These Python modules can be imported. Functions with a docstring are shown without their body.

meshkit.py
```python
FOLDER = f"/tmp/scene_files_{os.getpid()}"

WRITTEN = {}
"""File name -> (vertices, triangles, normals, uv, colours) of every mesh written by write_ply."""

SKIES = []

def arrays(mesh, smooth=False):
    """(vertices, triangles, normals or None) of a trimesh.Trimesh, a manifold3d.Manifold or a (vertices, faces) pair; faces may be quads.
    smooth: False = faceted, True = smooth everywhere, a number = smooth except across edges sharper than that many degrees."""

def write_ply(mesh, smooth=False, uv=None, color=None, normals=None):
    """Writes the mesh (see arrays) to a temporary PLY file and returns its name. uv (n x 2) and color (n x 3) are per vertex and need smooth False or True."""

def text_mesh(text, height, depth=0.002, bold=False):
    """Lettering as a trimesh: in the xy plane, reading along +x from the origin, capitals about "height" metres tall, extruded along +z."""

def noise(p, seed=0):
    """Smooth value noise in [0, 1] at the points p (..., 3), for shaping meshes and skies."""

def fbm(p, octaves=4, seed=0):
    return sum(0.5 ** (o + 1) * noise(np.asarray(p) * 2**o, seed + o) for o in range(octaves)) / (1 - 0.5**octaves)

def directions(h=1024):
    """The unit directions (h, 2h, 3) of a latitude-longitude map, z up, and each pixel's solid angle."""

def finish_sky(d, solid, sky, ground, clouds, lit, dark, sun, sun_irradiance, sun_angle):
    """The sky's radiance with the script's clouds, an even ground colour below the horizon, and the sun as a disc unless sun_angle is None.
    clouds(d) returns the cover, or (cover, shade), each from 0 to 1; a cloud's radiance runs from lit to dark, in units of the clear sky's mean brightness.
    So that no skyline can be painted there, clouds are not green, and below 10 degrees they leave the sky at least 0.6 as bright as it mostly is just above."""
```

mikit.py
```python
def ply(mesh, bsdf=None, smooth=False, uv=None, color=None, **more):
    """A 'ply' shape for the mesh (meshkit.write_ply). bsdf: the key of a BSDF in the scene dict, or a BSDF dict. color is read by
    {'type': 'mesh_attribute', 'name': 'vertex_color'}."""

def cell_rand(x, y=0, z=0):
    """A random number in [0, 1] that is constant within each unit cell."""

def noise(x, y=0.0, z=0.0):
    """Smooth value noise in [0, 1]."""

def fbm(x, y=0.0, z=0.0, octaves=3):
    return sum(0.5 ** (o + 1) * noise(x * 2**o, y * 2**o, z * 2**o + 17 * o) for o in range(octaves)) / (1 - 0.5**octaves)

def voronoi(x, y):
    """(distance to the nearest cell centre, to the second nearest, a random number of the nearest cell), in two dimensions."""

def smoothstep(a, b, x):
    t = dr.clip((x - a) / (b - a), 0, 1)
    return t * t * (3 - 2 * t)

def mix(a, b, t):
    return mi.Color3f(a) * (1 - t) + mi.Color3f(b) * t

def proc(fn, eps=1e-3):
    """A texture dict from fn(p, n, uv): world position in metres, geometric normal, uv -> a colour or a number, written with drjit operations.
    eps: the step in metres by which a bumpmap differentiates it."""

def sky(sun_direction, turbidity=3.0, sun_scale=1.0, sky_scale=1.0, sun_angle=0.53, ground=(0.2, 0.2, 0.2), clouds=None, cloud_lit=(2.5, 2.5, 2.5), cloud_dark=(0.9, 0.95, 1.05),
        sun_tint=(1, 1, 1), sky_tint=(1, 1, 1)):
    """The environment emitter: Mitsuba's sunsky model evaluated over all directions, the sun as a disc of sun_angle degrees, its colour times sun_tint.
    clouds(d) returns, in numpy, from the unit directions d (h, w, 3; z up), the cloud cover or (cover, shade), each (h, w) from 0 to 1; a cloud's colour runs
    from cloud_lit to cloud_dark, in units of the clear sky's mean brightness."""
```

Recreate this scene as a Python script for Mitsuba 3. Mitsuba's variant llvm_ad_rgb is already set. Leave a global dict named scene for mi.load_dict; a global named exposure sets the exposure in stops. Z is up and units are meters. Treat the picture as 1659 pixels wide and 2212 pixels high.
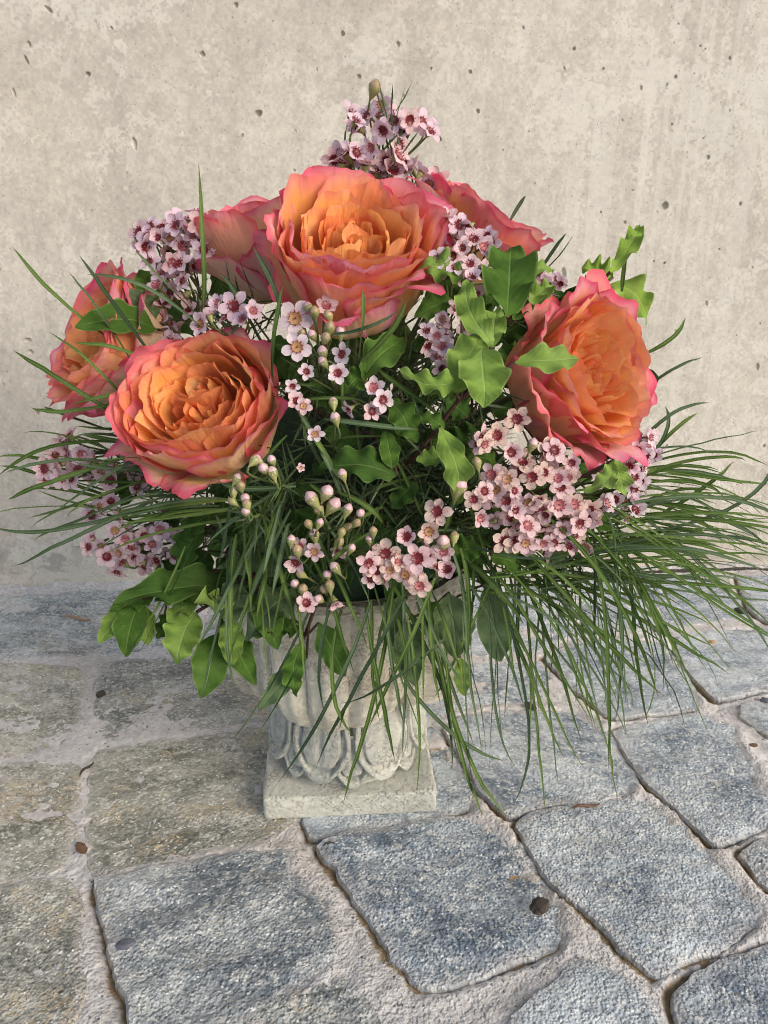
import math
import numpy as np
import trimesh
import shapely
from shapely.geometry import Polygon, Point, box as sbox
from shapely import affinity
from scipy.spatial import Delaunay, Voronoi
import drjit as dr
import mitsuba as mi
import mikit
import meshkit
from mikit import proc, noise, fbm, voronoi, cell_rand, smoothstep, mix

T = mi.ScalarTransform4f
scene, labels = {}, {}

# ------------------------------------------------------------------ camera, sky, exposure
PITCH, CAM_H, FOV = math.radians(20.0), 0.475, 53.1
CAM = np.array([0.0, 0.0, CAM_H])
FWD = np.array([0, math.cos(PITCH), -math.sin(PITCH)])
UPV = np.array([0, math.sin(PITCH), math.cos(PITCH)])
scene['camera'] = {'type': 'perspective', 'fov': FOV, 'fov_axis': 'x', 'near_clip': 0.02, 'far_clip': 200.0,
                   'to_world': T().look_at(origin=CAM.tolist(), target=(CAM + FWD).tolist(), up=[0, 0, 1])}
scene['sky'] = mikit.sky([0.68, -0.60, 0.43], turbidity=3, sun_scale=0.72, sun_angle=40, sky_scale=1.0,
                         clouds=lambda d: 0.22 + 0 * d[..., 0], cloud_lit=(1.5, 1.5, 1.5),
                         sun_tint=(0.86, 0.962, 1.23), ground=(0.25, 0.25, 0.25))
exposure = 2.28

# ------------------------------------------------------------------ helpers
FPX, CX, CY = 829.5 / math.tan(math.radians(FOV / 2)), 829.5, 1106.0


def ray(x, y):
    """direction through the point (x, y) of the photograph as it was measured (1659 x 2212)"""
    d = FWD + np.array([1.0, 0, 0]) * (x - CX) / FPX - UPV * (y - CY) / FPX
    return d / np.linalg.norm(d)


def at(x, y, Y):
    d = ray(x, y)
    return CAM + d * (Y / d[1])


def ground(x, y, z=0.0):
    d = ray(x, y)
    return CAM + d * ((z - CAM_H) / d[2])


def nrm(v):
    v = np.asarray(v, float)
    return v / (np.linalg.norm(v) + 1e-12)


def lerp(a, b, t):
    return a + (b - a) * t


def sstep(a, b, x):
    t = np.clip((x - a) / (b - a), 0, 1)
    return t * t * (3 - 2 * t)


taken = {}


def numbered(name):
    n = taken.get(name, 0)
    taken[name] = n + 1
    return name if n == 0 else f'{name}_{n:03d}'


def thing(name, label, cat, group=None, kind=None):
    key = numbered(name)
    labels[key] = {'label': label}
    if cat:
        labels[key]['category'] = cat
    if group:
        labels[key]['group'] = group
    if kind:
        labels[key]['kind'] = kind
    return key


def part(parent, name, mesh, bsdf, to_world=None, stuff=False, label=None, **kw):
    key = numbered(f'{parent}__{name}')
    shape = mesh if isinstance(mesh, dict) else mikit.ply(mesh, bsdf, **kw)
    if to_world is not None:
        shape = {**shape, 'to_world': to_world}
    scene[key] = shape
    if stuff:
        labels[key] = {'kind': 'stuff'}
    if label:
        labels.setdefault(key, {})['label'] = label
    return key


def mat4(R, p, s=1.0):
    m = np.eye(4)
    m[:3, :3] = R * s
    m[:3, 3] = p
    return T(m.tolist())


def frame(z, spin=0.0, hint=(0, 0, 1)):
    """columns x, y, z with z given, spun about z"""
    z = nrm(z)
    h = np.asarray(hint, float)
    if abs(h @ z) > 0.97:
        h = np.array([1.0, 0.1, 0])
    x = nrm(np.cross(h, z))
    y = np.cross(z, x)
    c, s = math.cos(spin), math.sin(spin)
    return np.stack([c * x + s * y, -s * x + c * y, z], 1)


def grid_faces(nu, nv, wrap=False):
    i, j = np.meshgrid(np.arange(nv - 1), np.arange(nu if wrap else nu - 1), indexing='ij')
    k = (j + 1) % nu
    return np.stack([i * nu + j, i * nu + k, (i + 1) * nu + k, (i + 1) * nu + j], -1).reshape(-1, 4)


def tris(q):
    return np.vstack([q[:, [0, 1, 2]], q[:, [0, 2, 3]]])


def join(ms):
    vs, fs, n = [], [], 0
    for v, f in ms:
        f = np.asarray(f)
        if f.shape[1] == 4:
            f = tris(f)
        vs.append(v)
        fs.append(f + n)
        n += len(v)
    return np.vstack(vs), np.vstack(fs)


def tube(pts, radii, sides=6):
    p = np.asarray(pts, float)
    t = np.gradient(p, axis=0)
    t /= np.linalg.norm(t, axis=1, keepdims=True) + 1e-12
    a = np.cross(t, np.where(np.abs(t[:, 2:]) < 0.9, [0, 0, 1.0], [1.0, 0, 0]))
    a /= np.linalg.norm(a, axis=1, keepdims=True) + 1e-12
    b = np.cross(t, a)
    ang = np.arange(sides) * 2 * np.pi / sides
    r = np.broadcast_to(radii, (len(p),))
    v = p[:, None] + r[:, None, None] * (np.cos(ang)[None, :, None] * a[:, None] + np.sin(ang)[None, :, None] * b[:, None])
    return v.reshape(-1, 3), tris(grid_faces(sides, len(p), wrap=True))


def bez(p0, p1, p2, p3, n):
    t = np.linspace(0, 1, n)[:, None]
    return (1 - t) ** 3 * p0 + 3 * (1 - t) ** 2 * t * p1 + 3 * (1 - t) * t * t * p2 + t ** 3 * p3


def lathe(prof, sides):
    ang = np.arange(sides) * 2 * np.pi / sides
    pr = np.asarray(prof, float)
    v = np.stack([pr[:, None, 0] * np.cos(ang), pr[:, None, 0] * np.sin(ang), np.broadcast_to(pr[:, None, 1], (len(pr), sides))], -1)
    return v.reshape(-1, 3), tris(grid_faces(sides, len(pr), wrap=True))


def C(r, g, b):
    return mi.Color3f(r, g, b)


# ------------------------------------------------------------------ materials
def two(b):
    return {'type': 'twosided', 'bsdf': b}


def wall_color(p, n, uv):
    x, z = p.x, p.z
    wx, wz = fbm(x * 22 + 3, z * 22, 2.0, 3) - 0.5, fbm(x * 22, z * 22 + 9, 6.0, 3) - 0.5
    big = fbm(x * 2.6 + 4, z * 2.0 + 7, 1.0, 3)
    mid = fbm(x * 16 + wx, z * 12 + 3 + wz, 5.0, 4)
    run = fbm(x * 52, z * 2.6, 2.0, 3)
    f1 = fbm(x * 90, z * 90, 3.0, 3)
    fine = fbm(x * 300, z * 300, 3.0, 3)
    grain = cell_rand(x * 1100, z * 1100)
    c = mix(C(0.455, 0.422, 0.38), C(0.54, 0.505, 0.455), smoothstep(0.3, 0.7, big * 0.45 + mid * 0.55))
    c = mix(c, C(0.45, 0.37, 0.27), 0.14 * smoothstep(0.52, 0.75, fbm(x * 4 + 40, z * 3.3, 9.0, 4)))
    c = c * (0.92 + 0.16 * run) * (0.88 + 0.24 * f1) * (0.84 + 0.32 * fine) * (0.96 + 0.08 * grain)
    # pale cement skin torn off in flakes
    skin = fbm(x * 8 + 1.6 * wx, z * 6.5 + 11 + 1.6 * wz, 4.0, 3)
    torn = fbm(x * 46 + 3, z * 40, 8.0, 4)
    pale = smoothstep(0.535, 0.60, skin * 0.42 + torn * 0.40 + fine * 0.18) * (0.55 + 0.9 * fine)
    c = mix(c, C(0.66, 0.64, 0.595), 0.45 * dr.clip(pale, 0, 1))
    drip = smoothstep(0.66, 0.74, noise(x * 130, z * 1.7, 3.0)) * smoothstep(0.5, 0.7, noise(x * 7, z * 3.5, 8.0))
    c = mix(c, C(0.64, 0.62, 0.58), 0.35 * drip)
    scr = smoothstep(0.80, 0.90, noise(x * 14 + z * 34, x * 210 - z * 90, 5.0)) * smoothstep(0.5, 0.62, noise(x * 9, z * 9, 14.0))
    c = mix(c, C(0.65, 0.63, 0.59), 0.30 * scr)
    scr2 = smoothstep(0.84, 0.92, noise(x * 30 - z * 8, z * 260 + x * 40, 9.0)) * smoothstep(0.55, 0.66, noise(x * 8, z * 8, 24.0))
    c = c * (1 - 0.07 * scr2)
    dot = smoothstep(0.972, 0.985, cell_rand(x * 420, z * 420)) * (1 - smoothstep(0.2, 0.45, dr.sqrt(dr.square(x * 420 - dr.floor(x * 420) - 0.5) + dr.square(z * 420 - dr.floor(z * 420) - 0.5))))
    c = c * (1 - 0.35 * dot)
    # scuffed foot of the wall
    foot = 1 - smoothstep(0.0, 0.075, z)
    scuff = smoothstep(0.50, 0.62, fbm(x * 26, z * 70, 3.0, 4) * 0.7 + fine * 0.3) * (1 - smoothstep(0.016, 0.04, dr.abs(z - 0.034)))
    c = mix(c, C(0.20, 0.19, 0.185), 0.6 * scuff)
    c = mix(c, C(0.50, 0.45, 0.37), 0.3 * foot)
    hair = smoothstep(0.99, 1.0, 1 - dr.abs(fbm(x * 7 + 3, z * 16 + 9, 2.0, 4) - 0.5) * 2) * smoothstep(0.55, 0.65, noise(x * 5, z * 6, 4.0))
    return c * (1 - 0.12 * hair)


def wall_bump(p, n, uv):
    return 0.6 * fbm(p.x * 60, p.z * 60, 2.0, 4) + 0.4 * fbm(p.x * 420, p.z * 420, 1.0, 3)


scene['wall_material'] = two({'type': 'bumpmap', 'arbitrary': proc(wall_bump, 4e-4), 'scale': 0.0016,
                              'bsdf': {'type': 'principled', 'base_color': proc(wall_color), 'roughness': 0.85, 'specular': 0.25}})


def stone_color(p, n, uv):
    warm = uv.x
    lev = dr.floor(uv.y)
    edge = uv.y - lev
    lev = lev / 8.0
    a = warm * 5.0 + 0.45
    ca, sa = dr.cos(0.35 * dr.sin(a * 9)), dr.sin(0.35 * dr.sin(a * 9))
    x, y = p.x * ca + p.y * sa, -p.x * sa + p.y * ca
    o = warm * 37 + lev * 91
    lay = fbm(x * 22 + o, y * 70, 3.0, 4)                 # schistose streaks
    blot = fbm(x * 30 + o, y * 36, 7.0, 3)
    fine = fbm(x * 230, y * 300, 2.0, 3)
    d1, d2, r1 = voronoi(x * 640, y * 760)
    d3, d4, r2 = voronoi(x * 330 + 50, y * 430)
    w_ = smoothstep(0.35, 0.8, warm)
    light = mix(C(0.54, 0.60, 0.655), C(0.49, 0.485, 0.435), w_)
    deep = mix(C(0.115, 0.155, 0.215), C(0.14, 0.147, 0.130), w_)
    t = 0.48 + 0.85 * (lay - 0.5) + 0.85 * (blot - 0.5) + 0.55 * (fine - 0.5) + 0.34 * (r1 - 0.5) + 0.28 * (r2 - 0.5) + 0.52 * (0.5 - lev)
    c = mix(deep, light, dr.clip(t, 0, 1))
    white = smoothstep(0.53, 0.70, fbm(x * 70 + o, y * 170, 5.0, 4) * 0.5 + fine * 0.5)
    c = mix(c, C(0.68, 0.68, 0.66), 0.42 * white)
    ochre = smoothstep(0.58, 0.70, fbm(x * 24 + o * 2, y * 34, 11.0, 4)) * smoothstep(0.4, 0.6, r2)
    c = mix(c, C(0.44, 0.35, 0.21), 0.5 * ochre * (0.25 + 0.75 * w_))
    spark = smoothstep(0.93, 0.96, r1)
    c = mix(c, C(0.86, 0.88, 0.90), 0.5 * spark)
    pit = smoothstep(0.92, 0.96, r2)
    c = c * (1 - 0.4 * pit)
    # soil stain on the broken edge, mortar smear just inside it
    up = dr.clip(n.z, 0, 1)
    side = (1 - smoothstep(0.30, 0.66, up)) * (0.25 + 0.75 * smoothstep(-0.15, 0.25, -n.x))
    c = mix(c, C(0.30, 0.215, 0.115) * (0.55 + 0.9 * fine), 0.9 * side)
    smear = (1 - smoothstep(0.05, 0.75, edge + 0.9 * (blot - 0.5))) * (1 - side)
    return mix(c, C(0.50, 0.48, 0.48), 0.42 * smear)


def stone_bump(p, n, uv):
    a, b, r = voronoi(p.x * 480, p.y * 480)
    return 0.40 * fbm(p.x * 150, p.y * 220, p.z * 130, 4) + 0.5 * r * (1 - a) + 0.2 * fbm(p.x * 700, p.y * 700, 1.0, 2)


scene['stone_material'] = two({'type': 'bumpmap', 'arbitrary': proc(stone_bump, 4e-4), 'scale': 0.0032,
                               'bsdf': {'type': 'principled', 'base_color': proc(stone_color), 'roughness': 0.42, 'specular': 0.6}})


def mortar_color(p, n, uv):
    x, y = p.x, p.y
    c = mix(C(0.45, 0.44, 0.45), C(0.61, 0.60, 0.61), fbm(x * 26, y * 26, 2.0, 4))
    c = c * (0.72 + 0.56 * fbm(x * 300, y * 300, 1.0, 3))
    d1, d2, r = voronoi(x * 260, y * 260)
    grit = (1 - smoothstep(0.18, 0.30, d1)) * smoothstep(0.82, 0.86, r)
    c = mix(c, mix(C(0.10, 0.10, 0.11), C(0.62, 0.58, 0.52), smoothstep(0.92, 0.94, r)), grit * 0.8)
    soil = smoothstep(0.54, 0.68, fbm(x * 11 + 5, y * 11, 3.0, 4))
    c = mix(c, C(0.36, 0.31, 0.27), 0.28 * soil)
    c = mix(c, C(0.25, 0.175, 0.09) * (0.6 + 0.8 * fbm(x * 300, y * 300, 1.0, 3)), 0.9 * smoothstep(0.25, 0.75, uv.x + 0.5 * (fbm(x * 120, y * 120, 4.0, 3) - 0.5)))
    return mix(c, C(0.045, 0.04, 0.037) * (0.5 + fbm(x * 260, y * 260, 9.0, 2)), 0.95 * smoothstep(0.35, 0.65, uv.y + 0.5 * (fbm(x * 150, y * 90, 14.0, 3) - 0.5)))


def mortar_bump(p, n, uv):
    return 0.6 * fbm(p.x * 160, p.y * 160, 1.0, 4) + 0.4 * fbm(p.x * 640, p.y * 640, 1.0, 2)


scene['mortar_material'] = two({'type': 'bumpmap', 'arbitrary': proc(mortar_bump, 4e-4), 'scale': 0.004,
                                'bsdf': {'type': 'principled', 'base_color': proc(mortar_color), 'roughness': 0.9, 'specular': 0.2}})


def cast_color(tone):
    def fn(p, n, uv):
        big = fbm(p.x * 26, p.y * 26, p.z * 26, 4)
        fine = fbm(p.x * 260, p.y * 260, p.z * 260, 3)
        spk = fbm(p.x * 620, p.y * 620, p.z * 620, 2)
        c = mix(C(*tone[0]), C(*tone[1]), smoothstep(0.3, 0.7, big))
        c = c * (0.78 + 0.44 * fine)
        grime = smoothstep(0.40, 0.70, fbm(p.x * 70 + 9, p.y * 70, p.z * 70, 4)) * smoothstep(0.42, 0.62, spk)
        c = mix(c, C(*tone[2]), 0.5 * grime)
        lich = smoothstep(0.6, 0.7, fbm(p.x * 40 + 3, p.y * 40, p.z * 40 + 20, 4))
        return mix(c, C(0.50, 0.52, 0.44), 0.35 * lich)
    return fn


def cast_bump(p, n, uv):
    return 0.6 * fbm(p.x * 210, p.y * 210, p.z * 210, 4) + 0.4 * smoothstep(0.55, 0.75, noise(p.x * 520, p.y * 520, p.z * 520))


for nm, tone in (('bowl_material', ((0.49, 0.45, 0.37), (0.66, 0.62, 0.53), (0.17, 0.13, 0.095))),
                 ('foot_material', ((0.40, 0.405, 0.375), (0.56, 0.56, 0.51), (0.17, 0.16, 0.145)))):
    scene[nm] = two({'type': 'bumpmap', 'arbitrary': proc(cast_bump, 3e-4), 'scale': 0.0028,
                     'bsdf': {'type': 'principled', 'base_color': proc(cast_color(tone)), 'roughness': 0.88, 'specular': 0.2}})


def petal_bump(p, n, uv):
    return 0.6 * fbm(uv.x * 46, uv.y * 5, 1.0, 3) + 0.4 * fbm(uv.x * 12, uv.y * 9, 4.0, 3)


scene['rose_petal_material'] = {'type': 'bumpmap', 'arbitrary': proc(petal_bump, 3e-4), 'scale': 0.0010,
                                'bsdf': {'type': 'principledthin', 'base_color': {'type': 'mesh_attribute', 'name': 'vertex_color'},
                                         'roughness': 0.5, 'diff_trans': 0.75, 'eta': 1.35}}


def leaf_color(base, pale, rim, under=0.0):
    def fn(p, n, uv):
        u = dr.abs(uv.x - 0.5) * 2
        m = fbm(p.x * 60, p.y * 60, p.z * 60, 3)
        f = noise(p.x * 420, p.y * 420, p.z * 420)
        c = C(*base) * (0.62 + 0.7 * m) * (0.92 + 0.16 * f)
        c = mix(c, C(*pale), 0.16 * smoothstep(0.5, 0.75, fbm(p.x * 38 + 7, p.y * 38, p.z * 38, 3)))
        midrib = 1 - smoothstep(0.01, 0.05, u)
        s = uv.y * 8.0 - u * 2.4
        vein = (1 - smoothstep(0.03, 0.10, dr.abs(s - dr.floor(s) - 0.5))) * (1 - smoothstep(0.7, 0.95, u))
        edge = smoothstep(0.90, 0.97, u)
        return mix(c, C(*pale), dr.clip(0.50 * midrib + 0.07 * vein + 0.8 * rim * edge, 0, 1))
    return fn


def leaf_bump(p, n, uv):
    u = dr.abs(uv.x - 0.5) * 2
    s = uv.y * 8.0 - u * 2.4
    return 0.6 * dr.abs(s - dr.floor(s) - 0.5) + 0.5 * smoothstep(0.0, 0.1, u) + 0.25 * fbm(uv.x * 14, uv.y * 30, 1.0, 3)


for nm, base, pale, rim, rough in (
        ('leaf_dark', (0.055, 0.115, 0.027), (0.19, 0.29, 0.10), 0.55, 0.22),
        ('leaf_mid', (0.085, 0.170, 0.034), (0.27, 0.40, 0.13), 0.6, 0.26),
        ('leaf_light', (0.20, 0.32, 0.07), (0.45, 0.56, 0.22), 0.6, 0.26),
        ('leaf_lime', (0.24, 0.38, 0.07), (0.50, 0.60, 0.22), 0.5, 0.36),
        ('leaf_grey', (0.115, 0.175, 0.085), (0.32, 0.40, 0.24), 0.45, 0.5)):
    scene[nm] = {'type': 'bumpmap', 'arbitrary': proc(leaf_bump, 3e-4), 'scale': 0.0006,
                 'bsdf': {'type': 'principledthin', 'base_color': proc(leaf_color(base, pale, rim)), 'roughness': rough, 'diff_trans': 0.45, 'eta': 1.5}}


def grass_color(a, b):
    def fn(p, n, uv):
        u = dr.abs(uv.x - 0.5) * 2
        m = fbm(p.x * 30, p.y * 30, p.z * 30, 3)
        c = mix(C(*a), C(*b), smoothstep(0.3, 0.7, m)) * (0.85 + 0.3 * noise(uv.x * 9, uv.y * 40, p.x * 20))
        c = mix(c, C(b[0] * 2.0, b[1] * 1.8, b[2] * 1.8), 0.5 * (1 - smoothstep(0.1, 0.35, u)))
        return mix(c, C(0.16, 0.11, 0.045), 0.8 * smoothstep(0.93, 0.99, uv.y))
    return fn


scene['grass_green'] = {'type': 'principledthin', 'base_color': proc(grass_color((0.054, 0.100, 0.026), (0.112, 0.178, 0.054))), 'roughness': 0.38, 'diff_trans': 0.4, 'eta': 1.4}
scene['grass_blue'] = {'type': 'principledthin', 'base_color': proc(grass_color((0.060, 0.100, 0.050), (0.104, 0.156, 0.088))), 'roughness': 0.36, 'diff_trans': 0.35, 'eta': 1.4}
scene['needle_green'] = two({'type': 'principled', 'base_color': proc(lambda p, n, uv: mix(C(0.032, 0.065, 0.024), C(0.075, 0.120, 0.045), noise(p.x * 90, p.y * 90, p.z * 90))), 'roughness': 0.5})
scene['twig_brown'] = two({'type': 'principled', 'base_color': proc(lambda p, n, uv: mix(C(0.055, 0.028, 0.020), C(0.12, 0.065, 0.042), fbm(p.x * 200, p.y * 200, p.z * 90))), 'roughness': 0.6})
scene['stem_green'] = two({'type': 'principled', 'base_color': proc(lambda p, n, uv: mix(C(0.07, 0.13, 0.035), C(0.14, 0.15, 0.06), noise(p.x * 120, p.y * 120, p.z * 120))), 'roughness': 0.55})


def wax_color(a, b, freckle):
    def fn(p, n, uv):
        m = noise(p.x * 130, p.y * 130, p.z * 130)
        f = fbm(p.x * 700, p.y * 700, p.z * 700, 2)
        c = mix(C(*a), C(*b), m)
        c = mix(c, C(0.62, 0.30, 0.36), 0.30 * (1 - smoothstep(0.05, 0.45, uv.y)))
        return mix(c, C(0.30, 0.09, 0.08), freckle * smoothstep(0.62, 0.72, f))
    return fn


for nm, a, b, fr in (('wax_lilac', (0.70, 0.53, 0.65), (0.82, 0.67, 0.76), 0.08), ('wax_pink', (0.72, 0.50, 0.55), (0.82, 0.64, 0.67), 0.25),
                     ('wax_white', (0.74, 0.62, 0.70), (0.82, 0.72, 0.78), 0.03), ('wax_cream', (0.72, 0.52, 0.48), (0.78, 0.63, 0.56), 0.55)):
    scene[nm] = {'type': 'principledthin', 'base_color': proc(wax_color(a, b, fr)), 'roughness': 0.42, 'diff_trans': 0.55, 'eta': 1.4}
scene['wax_heart'] = two({'type': 'principled', 'base_color': proc(lambda p, n, uv: mix(C(0.085, 0.006, 0.012), C(0.20, 0.018, 0.028), noise(p.x * 500, p.y * 500, p.z * 500))), 'roughness': 0.35})
scene['wax_heart_tan'] = two({'type': 'principled', 'base_color': proc(lambda p, n, uv: mix(C(0.30, 0.15, 0.06), C(0.48, 0.28, 0.13), noise(p.x * 500, p.y * 500, p.z * 500))), 'roughness': 0.5})
scene['wax_heart_rose'] = two({'type': 'principled', 'base_color': proc(lambda p, n, uv: mix(C(0.26, 0.05, 0.07), C(0.46, 0.16, 0.17), noise(p.x * 500, p.y * 500, p.z * 500))), 'roughness': 0.4})
scene['wax_stamen'] = two({'type': 'principled', 'base_color': proc(lambda p, n, uv: mix(C(0.22, 0.02, 0.03), C(0.62, 0.36, 0.34), smoothstep(0.5, 0.7, noise(p.x * 900, p.y * 900, p.z * 900)))), 'roughness': 0.5})
scene['wax_calyx'] = two({'type': 'principled', 'base_color': proc(lambda p, n, uv: mix(C(0.17, 0.20, 0.065), C(0.34, 0.33, 0.13), noise(p.x * 150, p.y * 150, p.z * 150))), 'roughness': 0.45})
scene['bud_tan'] = two({'type': 'principled', 'base_color': proc(lambda p, n, uv: mix(C(0.24, 0.18, 0.09), C(0.46, 0.33, 0.22), fbm(p.x * 190, p.y * 190, p.z * 190)) * (0.8 + 0.4 * noise(p.x * 900, p.y * 900, p.z * 900))), 'roughness': 0.4})
scene['bud_pink'] = two({'type': 'principled', 'base_color': proc(lambda p, n, uv: mix(C(0.52, 0.28, 0.36), C(0.66, 0.50, 0.50), fbm(p.x * 190, p.y * 190, p.z * 190))), 'roughness': 0.35})

# ------------------------------------------------------------------ concrete wall
WL, WR = ground(0, 1270), ground(1659, 1220)
WALL_D = nrm(np.array([WR[0] - WL[0], WR[1] - WL[1], 0]))
WALL_N = np.array([WALL_D[1], -WALL_D[0], 0])          # towards the camera


def wall_point(s, z, depth=0.0):
    p = WL[None] + np.outer(s, WALL_D) - np.outer(depth, WALL_N)
    p[:, 2] = z
    return p


def wall_hit(x, y):
    d = ray(x, y)
    t = ((WL - CAM) @ WALL_N) / (d @ WALL_N)
    p = CAM + d * t
    return (p - WL) @ WALL_D, p[2]


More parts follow.
